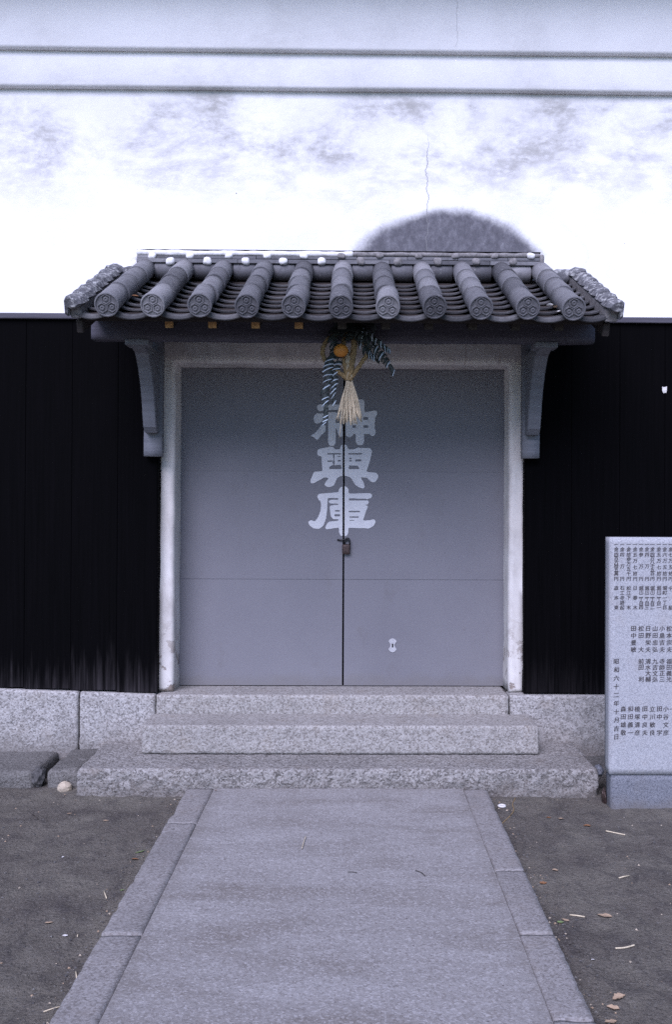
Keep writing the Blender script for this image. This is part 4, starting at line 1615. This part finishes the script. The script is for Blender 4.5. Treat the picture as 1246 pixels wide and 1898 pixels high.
# ================================================================== LITTER
def leaf(px, py, mat, length, ang, label, name='fallen_leaf', cat='leaf', wid=0.45, curl=0.25, z=None, group=None):
    length *= 1.15
    curl *= 0.6
    p = on(px, py, z if z is not None else 0.004)
    zz = (ground_h(p.x, p.y) if z is None else z) + 0.003
    v, f = [], []
    n = 8
    rg = random.Random(int(px * 7 + py))
    for i in range(n + 1):
        t = i / n
        w = length * wid * (math.sin(math.pi * t ** 0.8) ** 0.8) * 0.5 + 0.0006
        for j in (-1, -0.5, 0, 0.5, 1):
            jj = j * w * (1 + 0.38 * rg.uniform(-1, 1)) + 0.05 * length * math.sin(t * 5 + px)
            v.append(Vector(((t - 0.5) * length, jj, abs(j) ** 1.5 * w * curl * 1.2 + 0.12 * length * curl * (2 * t - 1) ** 2 + rg.uniform(0, 0.0008))))
    for i in range(n):
        for j in range(4):
            f.append((i * 5 + j, i * 5 + j + 1, (i + 1) * 5 + j + 1, (i + 1) * 5 + j))
    m = len(v)
    v += [q_ - Vector((0, 0, 0.0008)) for q_ in v]
    f += [tuple(m + i for i in reversed(q_)) for q_ in f]
    o = pyobj(name, v, f, mat, None, smooth=True, loc=(p.x, p.y, zz), rot=(rg.uniform(-0.15, 0.15), rg.uniform(-0.12, 0.12), ang))
    return tag(o, label, cat, group)


def straw(pxs, rad, mat, label, name='straw', cat='straw', z=None, group=None):
    pts = []
    for (a, b) in pxs:
        p = on(a, b, z if z is not None else 0.004)
        pts.append(Vector((p.x, p.y, (ground_h(p.x, p.y) if z is None else z) + rad * 0.8 + 0.001)))
    v, f = [], []
    q_ = smooth_path(pts, 6) if len(pts) > 2 else [pts[0], pts[0].lerp(pts[1], 0.5) + Vector((0, 0, 0.001)), pts[1]]
    tube(v, f, q_, rad, 6)
    return tag(pyobj(name, v, f, mat, None, smooth=True), label, cat, group)


GR = 'litter on the dirt right of the path'
leaf(1122, 1697, 'leaf_tan', 0.046, 2.8, 'broad tan dead leaf lying flat beside a straw stalk, right of the path', wid=0.5, group=GR)
leaf(1148, 1850, 'leaf_tan', 0.040, 0.3, 'crinkled tan leaf of the pair lying near the front right of the path', wid=0.6, curl=0.6, group=GR)
leaf(1137, 1867, 'leaf_tan', 0.034, 2.7, 'smaller curled tan leaf of the pair near the front right of the path', wid=0.55, curl=0.7, group=GR)
leaf(1040, 1708, 'leaf_green', 0.024, 0.2, 'small green leaf beside a pale leaf at the path edge', wid=0.6, group=GR)
leaf(1049, 1703, 'leaf_tan', 0.026, 2.6, 'small pale leaf touching the green leaf at the path edge', wid=0.4, group=GR)
leaf(1008, 1638, 'leaf_brown', 0.026, 0.2, 'orange-brown leaf by the edging joint right of the path', wid=0.6, group=GR)
leaf(1030, 1614, 'leaf_tan', 0.022, 0.1, 'little round tan leaf on the dirt right of the path', wid=0.7, group=GR)
leaf(1041, 1518, 'leaf_tan', 0.026, 0.5, 'tan leaf with raised tip in front of the lower step', wid=0.5, curl=0.6, group=GR)
leaf(1089, 1529, 'leaf_brown', 0.030, 2.9, 'dark brown curled leaf in front of the monument', wid=0.5, curl=0.6, group=GR)
leaf(1018, 1516, 'leaf_brown', 0.020, 0.1, 'thin brown leaf in front of the lower step by the white ring', wid=0.35, group=GR)
leaf(1134, 1894, 'leaf_tan', 0.036, 0.3, 'pale leaf lying apart from the pair of tan leaves beside the path edging', wid=0.6, group=GR)
straw([(1124, 1542), (1143, 1545), (1160, 1548)], 0.0026, 'straw', 'straw stalk lying in front of the monument base', group=GR)
straw([(1148, 1629), (1168, 1625)], 0.0024, 'straw', 'short straw stalk lying alone on bare dirt right of the path', group=GR)
straw([(1057, 1694), (1085, 1698)], 0.0028, 'straw', 'straw stalk between the green leaf and the broad tan leaf', group=GR)
straw([(1142, 1759), (1160, 1756), (1177, 1751)], 0.0030, 'straw', 'thick pale straw stalk below the broad tan leaf', group=GR)
straw([(956, 1480), (951, 1492), (953, 1502), (946, 1512), (931, 1522)], 0.0020, 'rope', 'curved brown stem lying beside the white ring', name='dry_stem', cat='stem')
leaf(1100, 1777, 'paper', 0.010, 0.1, 'tiny white chip on the dirt right of the path', name='white_chip', cat='chip', wid=0.8)
leaf(310, 1530, 'paper', 0.019, 0.3, 'white chip against the left path edging beneath the steps', name='white_chip', cat='chip', wid=0.5)
leaf(120, 1729, 'paper', 0.018, 2.9, 'white chip lying on open dirt left of the path', name='white_chip', cat='chip', wid=0.5)
leaf(116, 1590, 'paper', 0.009, 0.3, 'tiny white speck on dirt below the beige stone', name='white_chip', cat='chip', wid=0.8)
leaf(260, 1578, 'leaf_green', 0.042, 0.6, 'narrow green leaf beside the left path edging', wid=0.25)
leaf(250, 1592, 'leaf_brown', 0.028, 0.1, 'brown leaf below the narrow green leaf left of the path', wid=0.5)
leaf(196, 1521, 'leaf_tan', 0.022, 0.1, 'small tan leaf on the dirt in front of the lower step, left', wid=0.4)
leaf(128, 1507, 'leaf_tan', 0.020, 0.3, 'tiny tan leaf below the beige stone', wid=0.4)
leaf(90, 1707, 'leaf_tan', 0.024, 0.2, 'pale curled leaf on open dirt left of the path', wid=0.5)
leaf(226, 1650, 'leaf_green', 0.014, 0.6, 'tiny yellow-green leaf by the left path edging', wid=0.5)
straw([(192, 1652), (197, 1665)], 0.0022, 'straw', 'upright pale straw stalk on the dirt left of the path', group='straws left of the path')
straw([(144, 1724), (143, 1731)], 0.0018, 'straw', 'short pale straw near the white chip left of the path', group='straws left of the path')
straw([(140, 1797), (142, 1812)], 0.0024, 'straw', 'pale straw leaning on the left path edging', group='straws left of the path')
straw([(60, 1508), (70, 1519)], 0.0020, 'twig', 'short dark twig on the dirt in front of the kerb', name='twig', cat='twig')
straw([(80, 1878), (115, 1868)], 0.0018, 'straw', 'faint long straw on the dirt near the path corner, left', group='straws left of the path')
ZP = PZ + 0.002
straw([(560, 1573), (563, 1562), (567, 1551)], 0.0017, 'straw', 'single pale straw lying on the middle of the path', z=ZP)
straw([(770, 1614), (781, 1618), (788, 1624)], 0.0016, 'twig', 'short dark twig lying on the path', name='twig', cat='twig', z=ZP)
straw([(645, 1617), (662, 1618)], 0.0013, 'twig', 'thin dark twig lying on the middle of the path', name='twig', cat='twig', z=ZP)
leaf(400, 1466, 'leaf_brown', 0.014, 0.1, 'tiny dark leaf at the head of the path under the step', wid=0.4, z=ZP)
# white plastic ring
p = on(931, 1495, 0.005)
v, f = [], []
tube(v, f, [Vector((p.x + 0.0165 * math.cos(a), p.y + 0.0165 * math.sin(a), ground_h(p.x, p.y) + 0.008)) for a in np.linspace(0, 2 * math.pi, 25)], 0.0055, 8, cap=False)
tag(pyobj('plastic_ring', v, f, 'paper', smooth=True), 'white plastic ring lying at the foot of the lower step', 'ring')
# leaves caught on the roof
def roof_leaf(px, py, Y, mat, ang, label, L=0.035):
    p = at(px, py, Y)
    o = leaf(500, 1700, mat, L, ang, label, wid=0.6, curl=0.6, z=0.0)
    o.location = (p.x, p.y, p.z)
    o.rotation_euler[0] += 0.35
    return o


for i, (px, py, mt, lab) in enumerate(((250, 549, 'leaf_brown', 'brown leaf lodged in the tile channel by the second roll tile'),
                                       (258, 545, 'mortar', 'pale mortar crumb lodged in the tile channel by the second roll tile'),
                                       (1020, 566, 'mortar', 'pale mortar crumb lodged beside the last roll tile'),
                                       (1030, 569, 'leaf_tan', 'tan leaf lodged beside the last roll tile'),
                                       (1036, 578, 'mortar', 'broken grey-white tile chip beside the last roll tile'))):
    o = roof_leaf(px, py, 4.92, mt, i * 1.3, lab, 0.03)
    if mt == 'mortar':
        o.name = 'mortar_crumb'
        o['category'] = 'mortar crumb'

# fine grit over the dirt: beyond counting
rg = random.Random(99)
v, f = [], []
for i in range(5200):
    x, y = rg.uniform(-2.0, 2.0), 2.6 + 2.7 * rg.random() ** 1.2
    if PL - 0.01 < x < PR + 0.01:
        # soil and grit collect along the edging
        x = rg.choice((PL - abs(rg.gauss(0, 0.05)) - 0.006, PR + abs(rg.gauss(0, 0.05)) + 0.006))
    if y > 5.16 and -1.37 < x < 1.36:
        y = 5.16 - abs(rg.gauss(0, 0.06))
    if x > 1.3 and y > 4.95:
        y = 4.95 - rg.random() * 0.3
    s = 0.0016 + 0.0060 * rg.random() ** 4
    z = ground_h(x, y)
    b = len(v)
    a = rg.uniform(0, 3.14)
    for (dx, dy, dz) in ((1, 0, 0), (-0.6, 0.8, 0), (-0.5, -0.9, 0), (0.1, 0.1, 1.0), (0.1, 0, -0.6)):
        X_ = dx * math.cos(a) - dy * math.sin(a)
        Y_ = dx * math.sin(a) + dy * math.cos(a)
        v.append((x + X_ * s * rg.uniform(0.7, 1.2), y + Y_ * s * rg.uniform(0.7, 1.2), z + (dz * 0.7 + 0.2) * s))
    f += [(b, b + 1, b + 3), (b + 1, b + 2, b + 3), (b + 2, b, b + 3), (b + 1, b, b + 4), (b + 2, b + 1, b + 4), (b, b + 2, b + 4)]
grit = pyobj('grit', v, f, None)
for m_ in ('pebble', 'rock', 'dirt', 'leaf_tan', 'rubble'):
    grit.data.materials.append(MAT[m_])
mi = []
for i in range(5200):
    k = rg.choices(range(5), (0.5, 3, 3, 0.5, 2))[0]
    mi += [k] * 6
grit.data.polygons.foreach_set('material_index', mi)
tag(grit, 'fine grit and crumbs scattered over the packed dirt', 'grit', kind='stuff')
